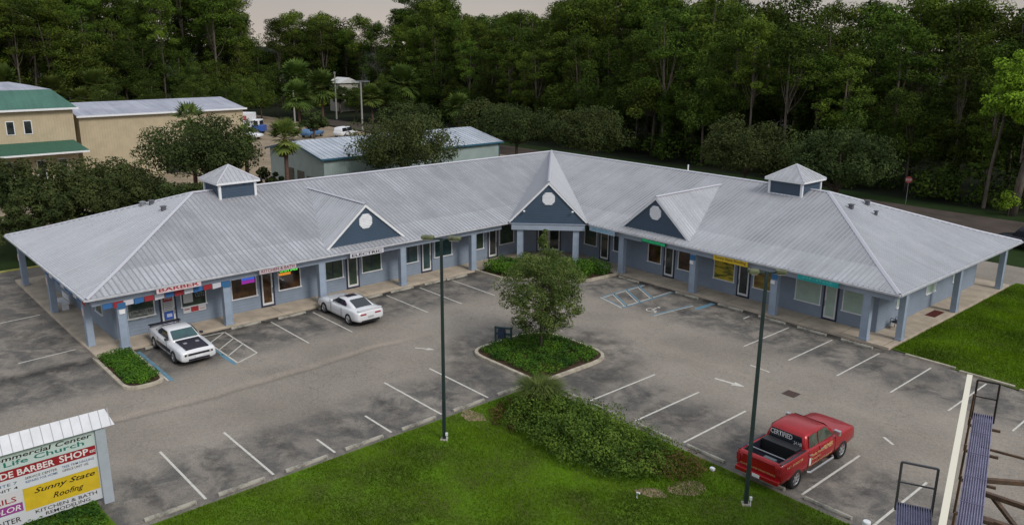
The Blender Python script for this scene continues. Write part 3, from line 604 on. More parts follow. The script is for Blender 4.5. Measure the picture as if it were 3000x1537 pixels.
# ------------------------------------------------ lettering
def text(name,s,w,h,org,ux,uz,m,parent,off=.004,shear=0,spacing=1,bold=0,align=0):
    cu=bpy.data.curves.new(name,'FONT'); cu.body=s; cu.size=1; cu.offset=bold; cu.shear=shear; cu.space_character=spacing; cu.resolution_u=2
    o=bpy.data.objects.new(name,cu); COL.objects.link(o); dg_=bpy.context.evaluated_depsgraph_get(); me=bpy.data.meshes.new_from_object(o.evaluated_get(dg_)); bpy.data.objects.remove(o)
    n=len(me.vertices); co=np.empty(n*3,np.float32); me.vertices.foreach_get('co',co); co=co.reshape(-1,3)
    lo=co.min(0);hi=co.max(0); sc=h/(hi[1]-lo[1]); sw=(w/(hi[0]-lo[0])) if w else sc
    ux=np.array(Vector(ux).normalized());uz=np.array(Vector(uz).normalized()); nr=np.cross(ux,uz); org=np.array(org)
    P=org+np.outer((co[:,0]-lo[0])*sw,ux)+np.outer((co[:,1]-lo[1])*sc,uz)+nr*off
    me.vertices.foreach_set('co',P.astype(np.float32).ravel()); me.materials.clear(); me.materials.append(m); me.update()
    o=bpy.data.objects.new(name,me); COL.objects.link(o); o.parent=parent; return o
C_red=mat('letter_red',(.30,.015,.02),.5); C_dk=mat('letter_dark',(.03,.02,.02),.5); C_teal=mat('letter_teal',(.02,.16,.13),.5); C_w=mat('letter_white',(.72,.7,.7),.5)
C_redbg=mat('sign_red',(.28,.012,.02),.5,var=.1); C_yel=mat('sign_yellow_panel',(.60,.42,.02),.5,var=.08,vscale=3); C_pur=mat('sign_purple',(.28,.05,.24),.5); C_wh=mat('sign_white_panel',(.55,.6,.62),.5,var=.06,vscale=2)
C_blue=mat('letter_blue',(.04,.10,.22),.5); C_ltbl=mat('letter_light_blue',(.12,.35,.5),.5); C_green=mat('sign_green_glow',(.02,.42,.17),.5,emit=(.03,.6,.25),estr=.12); C_tq=mat('sign_turquoise',(.01,.30,.30),.5,var=.2,vscale=2); C_mint=mat('letter_mint',(.35,.62,.5),.5)
# eave signs
def eave_sign(name,label,side,u0,u1,z0,z1,bg,words,col,out=.5,split=0,off2=None):
    # side 'R': faces -Y at y=-out, u=x ; 'L': faces +X at x=out, u=-y reading towards +y
    if side=='R': org=Vector(((u0+u1)/2,-out,0)); ux=Vector((1,0,0)); nr=Vector((0,-1,0))
    else: org=Vector((out,-(u0+u1)/2,0)); ux=Vector((0,1,0)); nr=Vector((1,0,0))
    t=thing(name,label,'shop sign',tuple(org+Vector((0,0,z0)))); w=(u1-u0); h=z1-z0
    b=MB(); hx=ux*w/2; b.bar(-hx-nr*.02+Vector((0,0,h/2)),hx-nr*.02+Vector((0,0,h/2)),.05,h); 
    for s in (-.8,.8): b.bar(hx*s-nr*.04+Vector((0,0,h)),hx*s-nr*.2+Vector((0,0,h+.06)),.03,.03)
    b.build('sign_panel',bg,t)
    if words: text('lettering',words,w*.9,h*.6,-hx*.9+nr*.005+Vector((0,0,h*.2)),ux,(0,0,1),col,t,.004,bold=.02)
    return t
eave_sign('shop_sign','long white sign with red BARBER lettering under the left wing eave','L',27.84,30.3,3.0,3.36,mat('pink_white',(.62,.5,.52),.5),'BARBER',C_red)
eave_sign('shop_sign','pale pink shop sign over the door between the two lit brown windows','L',21.98,24.35,3.0,3.33,mat('pink_panel',(.5,.42,.44),.5),'KITCHEN & BATH',mat('letter_maroon',(.18,.06,.08),.5))
eave_sign('shop_sign','white ELECTRIC sign under the left wing gable','L',15.68,18.2,2.93,3.24,mat('white_grey_panel',(.55,.55,.6),.5),'ELECTRIC',C_dk)
eave_sign('shop_sign','white and light blue sign between the corner porch and the right wing gable','R',4.85,7.3,2.93,3.3,mat('white_blue_panel',(.45,.5,.62),.5,col2=(.3,.45,.55),vscale=2),'LIFE CHURCH',C_ltbl)
g_=eave_sign('shop_sign','bright green glowing sign under the right wing gable','R',9.6,11.7,2.9,3.24,mat('green_dark_panel',(.02,.12,.06),.5),None,None,.25)
b=MB()
for k,(x0,x1,z0,z1) in enumerate(((-1.0,-.45,.1,.27),(-.42,.1,.07,.25),(.12,.6,.08,.26),(.62,1.0,.05,.24))): b.box(x0,x1,-.012,-.006,z0,z1)
b.build('lettering',C_green,g_)
eave_sign('shop_sign','long yellow roofing sign over the yellow window of the right wing','R',15.77,18.3,2.93,3.3,C_yel,'Sunny State Roofing',mat('letter_brown',(.12,.06,.01),.5))
tq=eave_sign('shop_sign','long turquoise sign over the blinds of the last shop in the right wing','R',21.7,24.25,2.95,3.33,C_tq,None,None)
b=MB(); 
for k in range(9): b.box(-.95+k*.21,-.82+k*.21,-.012,-.006,.14+.03*(k%2),.23+.02*(k%3))
b.build('lettering',mat('letter_aqua',(.08,.45,.42),.5),tq)
# barber shop dressing
t=thing('bunting','red white and blue bunting hung along the porch of the barber shop','bunting',(.1,-30,2.9))
cols=[mat('bunting_blue',(.03,.13,.33),.7),mat('bunting_red',(.30,.02,.03),.7),mat('bunting_white',(.55,.56,.62),.7)]
for k in range(13):
    y=-33.0+k*.54; 
    if -30.3<y<-27.9 and k%2: pass
    b=MB(); b.poly([(.0,y+30,-.32-.03*(k%2)),(.0,y+30.5,-.30),(.01,y+30.5,-.02),(.01,y+30,-.02)]); b.poly([(.012,y+30,-.02),(.012,y+30.5,-.02),(.011,y+30.5,-.30),(.011,y+30,-.32-.03*(k%2))]); b.build('pennant',cols[k%3],t)
b=MB(); b.bar((0,-3.1,-.015),(0,4.1,-.015),.01,.01); b.build('cord',C_dk,t)
t=thing('bunting','dark blue and white bunting along the west end porch eave','bunting',(-4,-33.7,3.1))
for k in range(10):
    b=MB(); x=-4.6+k*.85; b.box(x,x+.6,-.005,.005,-.3,-.02); b.build('pennant',cols[(0,2,0)[k%3]] if k<9 else cols[1],t)
b=MB(); b.bar((-4.7,0,-.015),(4.0,0,-.015),.01,.01); b.build('cord',C_dk,t)
def poster(name,label,org,ux,nr,w,h,m,words=None,col=None,parts=()):
    t=thing(name,label,'poster',org); ux=Vector(ux);nr=Vector(nr); b=MB(); c=nr*.012
    b.bar(c-ux*w/2,c+ux*w/2,.02,h); b.build('board',m,t)
    for (u,z,ww,hh,mm) in parts: b=MB(); b.bar(c+nr*.013+ux*(u-ww/2)+Vector((0,0,z)),c+nr*.013+ux*(u+ww/2)+Vector((0,0,z)),.008,hh); b.build('print',mm,t)
    if words: text('lettering',words,w*.85,h*.5,tuple(nr*.03-ux*w*.42+Vector((0,0,-h*.25))),tuple(ux),(0,0,1),col,t)
    return t
U=(0,1,0);N=(1,0,0)
pr=mat('poster_red',(.35,.03,.04),.5); pw=mat('poster_white',(.55,.56,.58),.5); pb=mat('poster_blue',(.03,.09,.38),.5); pg=mat('poster_green',(.05,.12,.05),.5)
poster('poster','red and white banner under the window right of the barber door',(-1.72,-27.55,1.02),U,N,1.35,.36,pw,parts=((0,0,.45,.3,pr),(-.45,.05,.3,.06,pr),(.45,-.05,.3,.06,mat('poster_pink',(.45,.25,.27),.5))))
poster('poster','white notice on the left half of the window right of the barber door',(-1.68,-27.9,1.85),U,N,.55,.75,pw,parts=((0,.25,.5,.12,pr),))
poster('poster','red barber poster at the top of the barber shop door',(-1.685,-29.06,2.05),U,N,.5,.5,pr,'BARBER',C_w)
poster('poster','blue poster at the bottom of the barber shop door',(-1.685,-29.06,.95),U,N,.5,.45,pb,parts=((.02,0,.3,.2,mat('poster_pale',(.45,.5,.7),.5)),))
poster('poster','white price list in the middle of the barber shop door',(-1.686,-29.06,1.5),U,N,.5,.55,pw,parts=tuple((0,.2-.1*i,.4,.02,C_dk) for i in range(5)))
pp=poster('poster','pale window lettering board left of the barber door',(-1.7,-30.55,1.35),U,N,1.35,.55,mat('poster_mixed',(.35,.37,.36),.5,col2=(.12,.14,.12),vscale=5))
text('lettering','HAIRCUTS',1.1,.16,(.03,-.55,.05),U,(0,0,1),C_dk,pp); text('lettering','OPEN',.6,.14,(.03,-.3,-.2),U,(0,0,1),C_dk,pp)
poster('poster','small dark box sign glowing pale in the window right of the barber door',(-1.7,-27.2,1.85),U,N,.62,.5,mat('poster_black',(.02,.02,.018),.5),'CUTS',mat('letter_glow',(.3,.4,.35),.5))
# LED signs in the lit windows
em=lambda n,c,s: mat(n,c,.5,emit=c,estr=s)
t=thing('led_sign','green blue and purple lit sign in the window left of the door between brown windows','lit sign',(-1.715,-24.15,2.15))
b=MB(); b.box(0,.02,-.42,.42,.16,.24); b.build('green_tube',em('led_green',(.05,.7,.2),.8),t); b=MB(); b.box(0,.02,-.42,.42,.0,.13); b.build('blue_panel',em('led_blue',(.05,.12,.6),.7),t); b=MB(); b.box(0,.02,-.42,.42,-.22,-.02); b.build('purple_panel',em('led_purple',(.32,.03,.35),.6),t)
t=thing('led_sign','bright green and orange lit lettering in the window right of the door between brown windows','lit sign',(-1.715,-21.4,2.2))
text('lettering','OPEN SALE',1.25,.2,(.0,-.65,.0),U,(0,0,1),em('led_lime',(.15,.9,.1),.9),t,.01,bold=.03)
b=MB(); b.box(0,.012,-.7,.1,-.2,-.04); b.build('orange_strip',em('led_orange',(.8,.3,.03),.6),t); b=MB(); b.box(0,.012,-.7,.7,.26,.34); b.build('purple_strip',em('led_violet',(.2,.04,.3),.5),t)
# porch furniture
def chair(loc,rz,label):
    t=thing('patio_chair',label,'chair',loc,rz); b=MB(); b.box(-.27,.27,-.25,.25,.42,.46); b.build('seat',M['black'],t,bevel=.01)
    b=MB(); b.bar((0,.25,.46),(0,.34,.95),.52,.03,up=(1,0,0)) if False else b.poly([(-.26,.24,.47),(.26,.24,.47),(.26,.36,.98),(-.26,.36,.98)]); b.poly([(-.26,.27,.47),(-.26,.39,.98),(.26,.39,.98),(.26,.27,.47)]); b.build('backrest',M['black'],t)
    for x in (-.25,.25):
        for y in (-.23,.25): b=MB(); b.tube([(x,y,0),(x,y,.44)],.018,6); b.build('leg',M['black'],t)
        b=MB(); b.tube([(x,-.23,.44),(x,-.23,.66),(x,.3,.68)],.018,6); b.build('armrest',M['black'],t)
chair((26.2,3.3,.15),-1.7,'black patio chair on the east end porch of the right wing'); 
t=thing('storage_bench','low white slatted bench on the west end porch behind the second column','bench',(-9.9,-32.75,.15))
b=MB(); b.box(-.75,.75,-.22,.22,.38,.45); b.build('seat',M['white'],t)
for x in (-.62,.62): b=MB(); b.box(x-.04,x+.04,-.2,.2,0,.375); b.build('leg',M['white'],t)
b=MB()
for z in (.55,.68,.81): b.box(-.75,.75,.2,.23,z,z+.09)
for x in (-.6,.6): b.box(x-.03,x+.03,.235,.27,.3,.9)
b.build('backrest',M['white'],t)
t=thing('doormat','dark red doormat on the east end porch','doormat',(26.55,8.0,.152)); b=MB(); b.box(-.3,.3,-.75,.75,0,.02); b.build('mat_surface',mat('mat_red',(.10,.03,.025),.95),t)
# ------------------------------------------------ lamp posts
polegreen=mat('pole_green',(.03,.05,.052),.45,.3,var=.25,vscale=3,stretch=(1,1,.3))
headm=mat('lamp_head_mossy',(.16,.19,.08),.6,col2=(.06,.06,.04),vscale=3)
def lamp(x,y,h,label,rz,heads):
    t=thing('lamp_post',label,'lamp post',(x,y,0),rz,'square green lamp posts on the front lawn')
    b=MB(); b.box(-.15,.15,-.15,.15,0,.1); b.build('base',M['kerb'],t)
    b=MB(); w=.07; n=len(b.v); b.v+=[(-w,-w,.1),(w,-w,.1),(w,w,.1),(-w,w,.1),(-w*.75,-w*.75,h),(w*.75,-w*.75,h),(w*.75,w*.75,h),(-w*.75,w*.75,h)]
    for f in ((0,3,2,1),(4,5,6,7),(0,1,5,4),(1,2,6,5),(2,3,7,6),(3,0,4,7)): b.f.append(f); b.m.append(0)
    b.build('pole',polegreen,t,bevel=.01)
    for a,l in heads:
        c,s=math.cos(a),math.sin(a); b=MB(); b.bar((c*.05,s*.05,h-.06),(c*.35,s*.35,h-.04),.06,.06); ar=b.build('arm',polegreen,t)
        b=MB(); b.bar((c*.3,s*.3,h),(c*(.3+l),s*(.3+l),h),.30,.13); hd=b.build('lamp_head',headm,t,bevel=.03)
        b=MB(); b.bar((c*.36,s*.36,h-.087),(c*(.24+l),s*(.24+l),h-.087),.3,.01); b.build('lens',mat('lamp_lens',(.4,.4,.35),.3),hd)
    b=MB(); b.tube([(.14,-.14,0),(.14,-.14,.32)],.02,6); b.box(.09,.18,-.18,-.1,.32,.44); b.build('junction_box',M['white'],t)
lamp(19.66,-25.21,8.9,'green lamp post at the left side of the front lawn beside the stalls',math.radians(40),((0,.5),(math.pi,.5)))
lamp(31.01,-19.88,9.0,'green lamp post on the lawn behind the red pickup truck',math.radians(45),((-.1,.34),(math.pi+.1,.34)))
# ------------------------------------------------ pylon sign at the lower left
t=thing('tenant_sign','white roofed tenant sign board with rows of shop names beside the lawn','sign',(15.3,-37.5,0))
ly=lambda y:y+37.5
b=MB(); b.box(-.16,.2,ly(-37.63),ly(-37.28),0,3.02); b.build('post',mat('sign_post',(.36,.40,.45),.6,var=.06),t,bevel=.01)
b=MB(); b.box(-.16,.2,ly(-43.2),ly(-42.85),0,3.02); b.build('post',mat('sign_post2',(.36,.40,.45),.6),t,bevel=.01)
b=MB(); b.box(-.06,.06,ly(-42.85),ly(-37.63),.22,2.95); b.build('panel',C_wh,t)
b=MB(); y0,y1=ly(-43.5),ly(-36.98); E_=.3; Z_=3.05; b.poly([(E_,y0,Z_),(E_,y1,Z_),(0,y1-.2,3.62),(0,y0+.2,3.62)]); b.poly([(-E_,y1,Z_),(-E_,y0,Z_),(0,y0+.2,3.62),(0,y1-.2,3.62)]); b.poly([(E_,y1,Z_),(-E_,y1,Z_),(0,y1-.2,3.62)]); b.poly([(-E_,y0,Z_),(E_,y0,Z_),(0,y0+.2,3.62)]); b.poly([(-E_,y0,Z_),(-E_,y1,Z_),(E_,y1,Z_),(E_,y0,Z_)])
rr=b.build('sign_roof',mat('sign_roof_white',(.62,.63,.68),.5,var=.06),t)
b=MB()
for k in range(21): y=y1-.12-k*.31; b.poly([(.305,y-.012,3.055),(.305,y+.012,3.055),(.008,y+.012,3.63),(.008,y-.012,3.63)])
b.build('seams',mat('sign_roof_line',(.33,.34,.38),.6),rr)
def row(z0,z1,yl,yr,m=None,name='name_panel'):
    b=MB(); b.box(.0605,.068,ly(yl),ly(yr),z0,z1); return b.build(name,m or C_wh,t)
row(2.37,2.93,-42.8,-37.66,mat('row_mint',(.50,.60,.58),.5)); 
row(2.68,2.93,-42.8,-37.66,mat('row_brown',(.22,.16,.16),.5)) if False else None
row(2.02,2.365,-42.8,-37.66,C_redbg); row(1.52,2.015,-42.8,-37.66,mat('row_white',(.6,.62,.66),.5)); row(.66,1.515,-40.08,-37.66,C_yel); row(.24,.655,-42.8,-37.66,mat('row_white2',(.56,.57,.6),.5)); row(.74,1.06,-42.8,-40.14,C_pur); row(1.065,1.515,-42.8,-40.14,mat('row_white3',(.6,.58,.6),.5))
def tx(s,yl,yr,z0,h,m,shear=0,bold=.01): text('lettering',s,abs(yr-yl),h,(.07,ly(yl),z0),(0,1,0),(0,0,1),m,t,.002,shear=shear,bold=bold)
row(2.70,2.86,-42.5,-37.68,mat('row_taupe',(.30,.24,.24),.5)) if False else None
tx('Commercial Center',-41.05,-37.72,2.70,.17,C_dk,.15,.02); tx('Light of Life Church',-42.3,-38.0,2.43,.24,C_teal,0,.015)
tx('COUNTRYSIDE BARBER',-42.5,-39.0,2.07,.23,C_w,0,.02); tx('SHOP',-38.85,-37.9,2.08,.25,C_w,0,.02); tx('est',-37.86,-37.68,2.12,.12,C_w)
tx('SERVICE CENTER',-39.95,-38.95,1.84,.09,C_dk);tx('REPAIRS FOR HOME',-39.95,-38.95,1.70,.09,C_blue);tx('TREE TRIM HAULING',-38.8,-37.75,1.84,.09,C_blue);tx('OFFICE UNIT 102',-38.8,-37.95,1.70,.09,C_dk)
tx('Sunny State',-39.75,-37.78,1.17,.25,mat('letter_black',(.03,.02,.005),.5),.35,.015); tx('Roofing',-39.2,-38.2,.78,.27,mat('letter_black2',(.03,.02,.005),.5),.35,.015)
tx('KITCHEN & BATH',-39.8,-37.8,.47,.13,C_dk); tx('REMODELING',-39.5,-38.05,.29,.13,C_dk); tx('COLOR',-41.3,-40.2,.8,.2,C_w,.2); tx('CENTER',-41.3,-40.25,.36,.2,C_dk); tx('NAILS',-41.3,-40.3,1.15,.2,C_red); tx('UNIT 4',-41.0,-40.2,1.6,.1,C_dk); tx('SUITE 7',-41.0,-40.2,1.78,.1,C_blue)
# ------------------------------------------------ billboard catwalks at the lower right
grat=mat('catwalk_metal',(.25,.24,.36),.5,.35,var=.2,vscale=3); dsteel=mat('dark_steel',(.035,.025,.025),.6,.3); rusty=mat('rusty_steel',(.13,.075,.045),.75,col2=(.05,.035,.03),vscale=3)
BBz=5.4
t=thing('billboard','tall edge-on billboard with white top edge, lilac catwalks, rails and rusty steel beams','billboard',(40.2,-24.5,0))
def W2(x,y,z): return Vector((x-40.2,y+24.5,z))
dA=Vector((2.08,-6.84,0)).normalized(); sA=Vector((-dA.y,dA.x,0))
# face panel
b=MB(); a=W2(37.08,-17.75,0); c=a+dA*12.5; off=-dA.cross(Vector((0,0,1)))*0
for z0,z1,mm in ((3.6,6.5,0),): b.bar(a+Vector((0,0,(z0+z1)/2)),c+Vector((0,0,(z0+z1)/2)),.12,z1-z0)
fp=b.build('face_panel',mat('billboard_back',(.22,.17,.13),.8,col2=(.3,.22,.06),vscale=1.5),t)
b=MB(); b.bar(a+Vector((0,0,6.53)),c+Vector((0,0,6.53)),.15,.06); b.build('top_edge',mat('cream_edge',(.72,.68,.56),.6),t)
def catwalk(p0,d,length,w,z,nm='catwalk'):
    d=d.normalized(); s=Vector((-d.y,d.x,0)); b=MB()
    b.bar(p0+Vector((0,0,z-.09)),p0+d*length+Vector((0,0,z-.09)),w,.02); 
    n=int(w/.055)
    for k in range(n+1):
        o_=s*(-w/2+w*k/n); b.bar(p0+o_+Vector((0,0,z-.05)),p0+d*length+o_+Vector((0,0,z-.05)),.022,.07)
    o=b.build(nm,grat,t)
    mm_=mat('catwalk_bar',(.17,.16,.26),.5,.4)
    for k in range(1,int(length/1.5)): x=MB(); q=p0+d*k*1.5; x.bar(q-s*w/2+Vector((0,0,z-.01)),q+s*w/2+Vector((0,0,z-.01)),.03,.012); x.build('cross_bar',mm_,o)
    return o
def rail(p0,s,w,z,m,h=1.07):
    b=MB(); A=p0-s*w/2;C=p0+s*w/2
    for q in (A,C): b.bar(q+Vector((0,0,z-.25)),q+Vector((0,0,z+h)),.05,.05)
    b.bar(A+Vector((0,0,z+h)),C+Vector((0,0,z+h)),.05,.05); b.bar(A+Vector((0,0,z+h*.5)),C+Vector((0,0,z+h*.5)),.035,.035); b.bar(A+Vector((0,0,z-.05)),C+Vector((0,0,z-.05)),.05,.05)
    return b.build('rail_frame',m,t)
pA=W2(37.62,-17.7,0); catwalk(pA,dA,9.5,.52,BBz); rail(pA,sA,.6,BBz,dsteel)
dB=Vector((.42,-1,0)).normalized(); sB=Vector((-dB.y,dB.x,0)); pB=W2(38.38,-24.45,0); catwalk(pB,dB,4,.78,5.3); rail(pB,sB,.82,5.3,mat('rail_grey',(.10,.10,.11),.5,.4),1.1)
b=MB()
for (x0,y0,x1,y1,w,z) in ((38.3,-19.9,40.9,-19.4,.06,5.3),(38.9,-21.85,41.6,-19.6,.12,5.25),(39.0,-22.35,42.2,-22.1,.12,5.2),(39.4,-22.1,40.9,-23.9,.10,5.1),(39.5,-23.6,42.2,-23.2,.14,5.15),(39.5,-24.3,42.2,-24.0,.08,5.0)):
    b.bar(W2(x0,y0,z),W2(x1,y1,z),w,w)
b.build('steel_beams',rusty,t)
b=MB(); b.tube([W2(41.8,-22.6,0),W2(41.8,-22.6,6.2)],.35,16); b.build('column',rusty,t)
for k in range(5): b=MB(); q=pA+dA*(.8+k*1.9); b.bar(q-sA*.35+Vector((0,0,5.27)),q+sA*.5+Vector((0,0,5.27)),.07,.07); b.bar(q-sA*.35+Vector((0,0,5.27)),q-sA*.33+Vector((0,0,6.3)),.05,.05); b.build('bracket',rusty,t)
# ------------------------------------------------ small things
t=thing('irrigation_box','low dark green backflow box on the left side of the tree island','utility box',(12.75,-15.85,.12)); b=MB()
for x in (-.45,.45): b.box(x-.05,x+.05,-.05,.05,0,.95)
b.box(-.5,.5,-.07,.07,.5,.62); b.box(-.5,.5,-.06,.06,.86,.95); b.build('pipe_frame',mat('dark_green_paint',(.02,.05,.06),.5),t,rz=.6); b=MB(); b.box(-.3,.1,-.16,.16,.3,.85); b.build('valve',mat('valve_blue',(.02,.035,.07),.5),t,rz=.6)
t=thing('marker_pipe','thin white vent pipe with small box in the shrubs by the lawn corner','pipe',(18.6,-19.0,.05)); b=MB(); b.tube([(0,0,0),(0,0,.75)],.035,8); b.build('pipe',M['white'],t); b=MB(); b.box(.1,.4,-.35,-.1,0,.25); b.build('box',M['white'],t,bevel=.02)
t=thing('marker_pipe','stubby white pipe stub in the grass near the brown patch','pipe',(28.1,-22.6,.05)); b=MB(); b.tube([(0,0,0),(0,0,.24),(.12,0,.26)],.035,8); b.build('pipe',M['white'],t)
t=thing('cable_box','small white cable box on the grass left of the red pickup','utility box',(28.75,-18.75,.05)); b=MB(); b.box(-.10,.10,-.08,.08,0,.14); b.build('cover',M['white'],t,bevel=.03)
t=thing('cable_box','white cap on the lawn kerb at the bottom right corner by the catwalk','utility box',(34.75,-18.2,.05)); b=MB(); b.tube([(0,0,0),(0,0,.4)],.14,10); b.build('cover',M['white'],t,bevel=.03)
# ------------------------------------------------ stop sign
t=thing('stop_sign','red octagonal stop sign on a thin post before the dark woods','road sign',(9.2,43.8,0)); b=MB(); b.tube([(0,0,0),(0,0,2.9)],.03,6); b.build('post',M['steel'],t)
dv=Vector((CAM[0]-9.2,CAM[1]-43.8,0)).normalized(); ax=Vector((-dv.y,dv.x,0)); b=MB(); R8=[(.36*math.cos(math.pi/8+k*math.pi/4),.36*math.sin(math.pi/8+k*math.pi/4)) for k in range(8)]
b.poly([tuple(ax*u+dv*.05+Vector((0,0,2.6+z))) for u,z in R8]); b.poly([tuple(ax*u+dv*.035+Vector((0,0,2.6+z))) for u,z in R8][::-1]); sp_=b.build('sign_plate',mat('stop_red',(.30,.06,.06),.5),t)
text('lettering','STOP',.52,.22,tuple(-ax*.26*1+dv*.055+Vector((0,0,2.48))),tuple(ax),(0,0,1),C_w,sp_)
# ------------------------------------------------ vehicles
def evalmesh(o):
    dg_=bpy.context.evaluated_depsgraph_get(); dg_.update(); me=bpy.data.meshes.new_from_object(o.evaluated_get(dg_)); o.modifiers.clear(); o.data=me
def loft(secs,close=True):
    b=MB(); n=len(secs[0][1])
    for x,ring in secs: b.v+=[(x,y,z) for y,z in ring]
    for i in range(len(secs)-1):
        for k in range(n): q=(k+1)%n; b.f.append((i*n+k,i*n+q,(i+1)*n+q,(i+1)*n+k)); b.m.append(0)
    b.f.append(tuple(range(n))[::-1]); b.m.append(0); b.f.append(tuple((len(secs)-1)*n+k for k in range(n))); b.m.append(0)
    return b
def bsec(w,zb,zs,zt): 
    h=[(0,zb),(w*.8,zb),(w*.96,zb+.05),(w,zb+.28*(zs-zb)),(w*1.0,zb+.6*(zs-zb)),(w*.985,zs-.1),(w*.955,zs-.03),(w*.87,zs+.012),(w*.5,zt),(0,zt+.012)]
    return h+[(-y,z) for y,z in h[-2:0:-1]]
def gsec(wb,wt,zb,zt):
    h=[(0,zb-.1),(wb,zb-.1),(wb-.02,zb+.02),((wb*.45+wt*.55),zb+.6*(zt-zb)),(wt+.02,zt-.05*min(1,(zt-zb)*3)),(wt-.1,zt-.012),(wt*.4,zt),(0,zt+.006)]
    return h+[(-y,z) for y,z in h[-2:0:-1]]
def cutter(name,mb): return mb.build(name,M['black'])
def boolean(o,cs):
    for c in cs: m=o.modifiers.new('b','BOOLEAN'); m.object=c; m.operation='DIFFERENCE'; m.solver='EXACT'
    evalmesh(o)
    for c in cs: bpy.data.objects.remove(c)
def lathe(prof,seg=24):
    b=MB(); n=len(prof)
    for k in range(seg):
        a=2*math.pi*k/seg
        b.v+=[(r*math.cos(a),y,r*math.sin(a)) for r,y in prof]
    for k in range(seg):
        q=(k+1)%seg
        for i in range(n-1): b.f.append((k*n+i,q*n+i,q*n+i+1,k*n+i+1)); b.m.append(0)
    return b
def wheel(t,x,y,r,w,side,spokes=5):
    pr=[(r*.66,-w/2),(r*.9,-w/2),(r,-w*.36),(r,w*.36),(r*.9,w/2),(r*.66,w/2)]
    o=lathe(pr).build('wheel',M['rubber'],t,(x,y,r),smooth=True)
    rm=lathe([(r*.66,-w*.3),(r*.66,w*.42*1),(r*.6,w*.42),(r*.56,w*.3),(0.0001,w*.16)] if side>0 else [(r*.66,w*.3),(r*.66,-w*.42),(r*.6,-w*.42),(r*.56,-w*.3),(.0001,-w*.16)])
    rm.m=[1 if i%4==3 else 0 for i in range(len(rm.m))]
    s=side*w*.3
    for k in range(spokes): a=2*math.pi*k/spokes+.3; rm.bar((.05*math.cos(a),s,.05*math.sin(a)),(r*.6*math.cos(a),s*1.15,r*.6*math.sin(a)),r*.2,.03,up=(0,1,0))
    rm.tube([(0,side*w*.15,0),(0,side*w*.38,0)],r*.17,10)
    rm.build('rim',[M['chrome'],M['black']],o)
def glassq(t,name,pts,m): b=MB(); b.poly(pts); return b.build(name,m,t)
carwhite=mat('car_paint_white',(.70,.71,.74),.22,spec=.6,coat=.7); carred=mat('car_paint_red',(.33,.005,.010),.3,.2,spec=.5,coat=.35,var=.1,vscale=2)
carglass=mat('car_glass',(.018,.022,.03),.05,spec=.8); wsglass=mat('windscreen_glass',(.03,.10,.10),.05,spec=.8,col2=(.02,.05,.06),vscale=1.5); satin=mat('satin_black',(.018,.018,.03),.35,spec=.5)
redlens=mat('tail_lens',(.30,.02,.03),.25); headl=mat('head_lens',(.5,.5,.5),.15)
def coupe(loc,rz,label,secs,gh,kind):
    t=thing('coupe',label,'car',loc,rz)
    body=loft([(x,bsec(*s)) for x,*s in secs]).build('body',carwhite,t,smooth=True)
    cs=[]
    for x in (1.47,-1.42):
        c=MB(); c.tube([(x,-1.3,.36),(x,-.68,.36)],.40,20); cs.append(cutter('c',c)); c=MB(); c.tube([(x,.68,.36),(x,1.3,.36)],.40,20); cs.append(cutter('c',c))
    for c in cs: c.parent=t
    bpy.context.view_layer.update(); boolean(body,cs)
    xs,wb,wt,zb,zt=gh   # xs: rear base, rear roof, mid, front roof, front base
    G_=[(xs[0],gsec(wb*.93,wb*.80,zb-.02,zb+.02)),((xs[0]*.5+xs[1]*.5),gsec(wb*.98,(wb+wt)/2*.93,zb,(zb+zt)/2+.02)),(xs[1],gsec(wb,wt,zb,zt-.03)),(xs[2],gsec(wb,wt+.01,zb,zt)),(xs[3],gsec(wb,wt,zb,zt-.03)),(xs[4],gsec(wb*.95,wb*.85,zb-.04,zb+.0))]
    loft(G_).build('cabin',carwhite,t,smooth=True)
    e=.022
    z1,z2=zb+.05,zt-.07; fx=lambda z:xs[4]+(xs[3]-xs[4])*(z-zb)/(zt-.03-zb); rx=lambda z:xs[0]+(xs[1]-xs[0])*(z-zb)/(zt-.03-zb)
    glassq(t,'windscreen',[(fx(z1)+e,-wb*.80,z1+e),(fx(z1)+e,wb*.80,z1+e),(fx(z2)+e,wt*.93,z2+e),(fx(z2)+e,-wt*.93,z2+e)],wsglass)
    glassq(t,'rear_window',[(rx(z1)-e,wb*.68,z1+e+.02),(rx(z1)-e,-wb*.68,z1+e+.02),(rx(z2)-e,-wt*.86,z2+e+.02),(rx(z2)-e,wt*.86,z2+e+.02)],carglass)
    for s in (-1,1):
        yb=lambda z:(wb-.02)+((wt+.02)-(wb-.02))*((z-zb)/(zt-zb))+.028
        pts=[(xs[4]-.30,s*yb(z1),z1),(xs[3]-.02,s*yb(z2),z2),(xs[1]+.12,s*yb(z2),z2),(xs[1]-.22,s*yb(z1+.12),z1+.12),(xs[1]-.18,s*yb(z1),z1)]
        glassq(t,'side_window',pts if s<0 else pts[::-1],carglass)
        m_=MB(); m_.box(xs[4]-.42,xs[4]-.24,s*(wb+.02) if s>0 else s*(wb+.2),s*(wb+.2) if s>0 else s*(wb+.02),zb+.04,zb+.16); m_.build('mirror',carwhite if kind=='b' else satin,t,bevel=.03)
        for xd in (xs[4]-.35,xs[1]+.12): dl=MB(); dl.bar((xd,s*.972,.36),(xd,s*.955,.9),.012,.02,up=(1,0,0)); dl.build('door_gap',M['black'],t)
        for x in (1.47,-1.42): wheel(t,x,s*.87,.355,.25,s)
    u=MB(); u.box(-2.2,2.2,-.72,.72,.2,.33); u.build('underbody',M['black'],t)
    return t
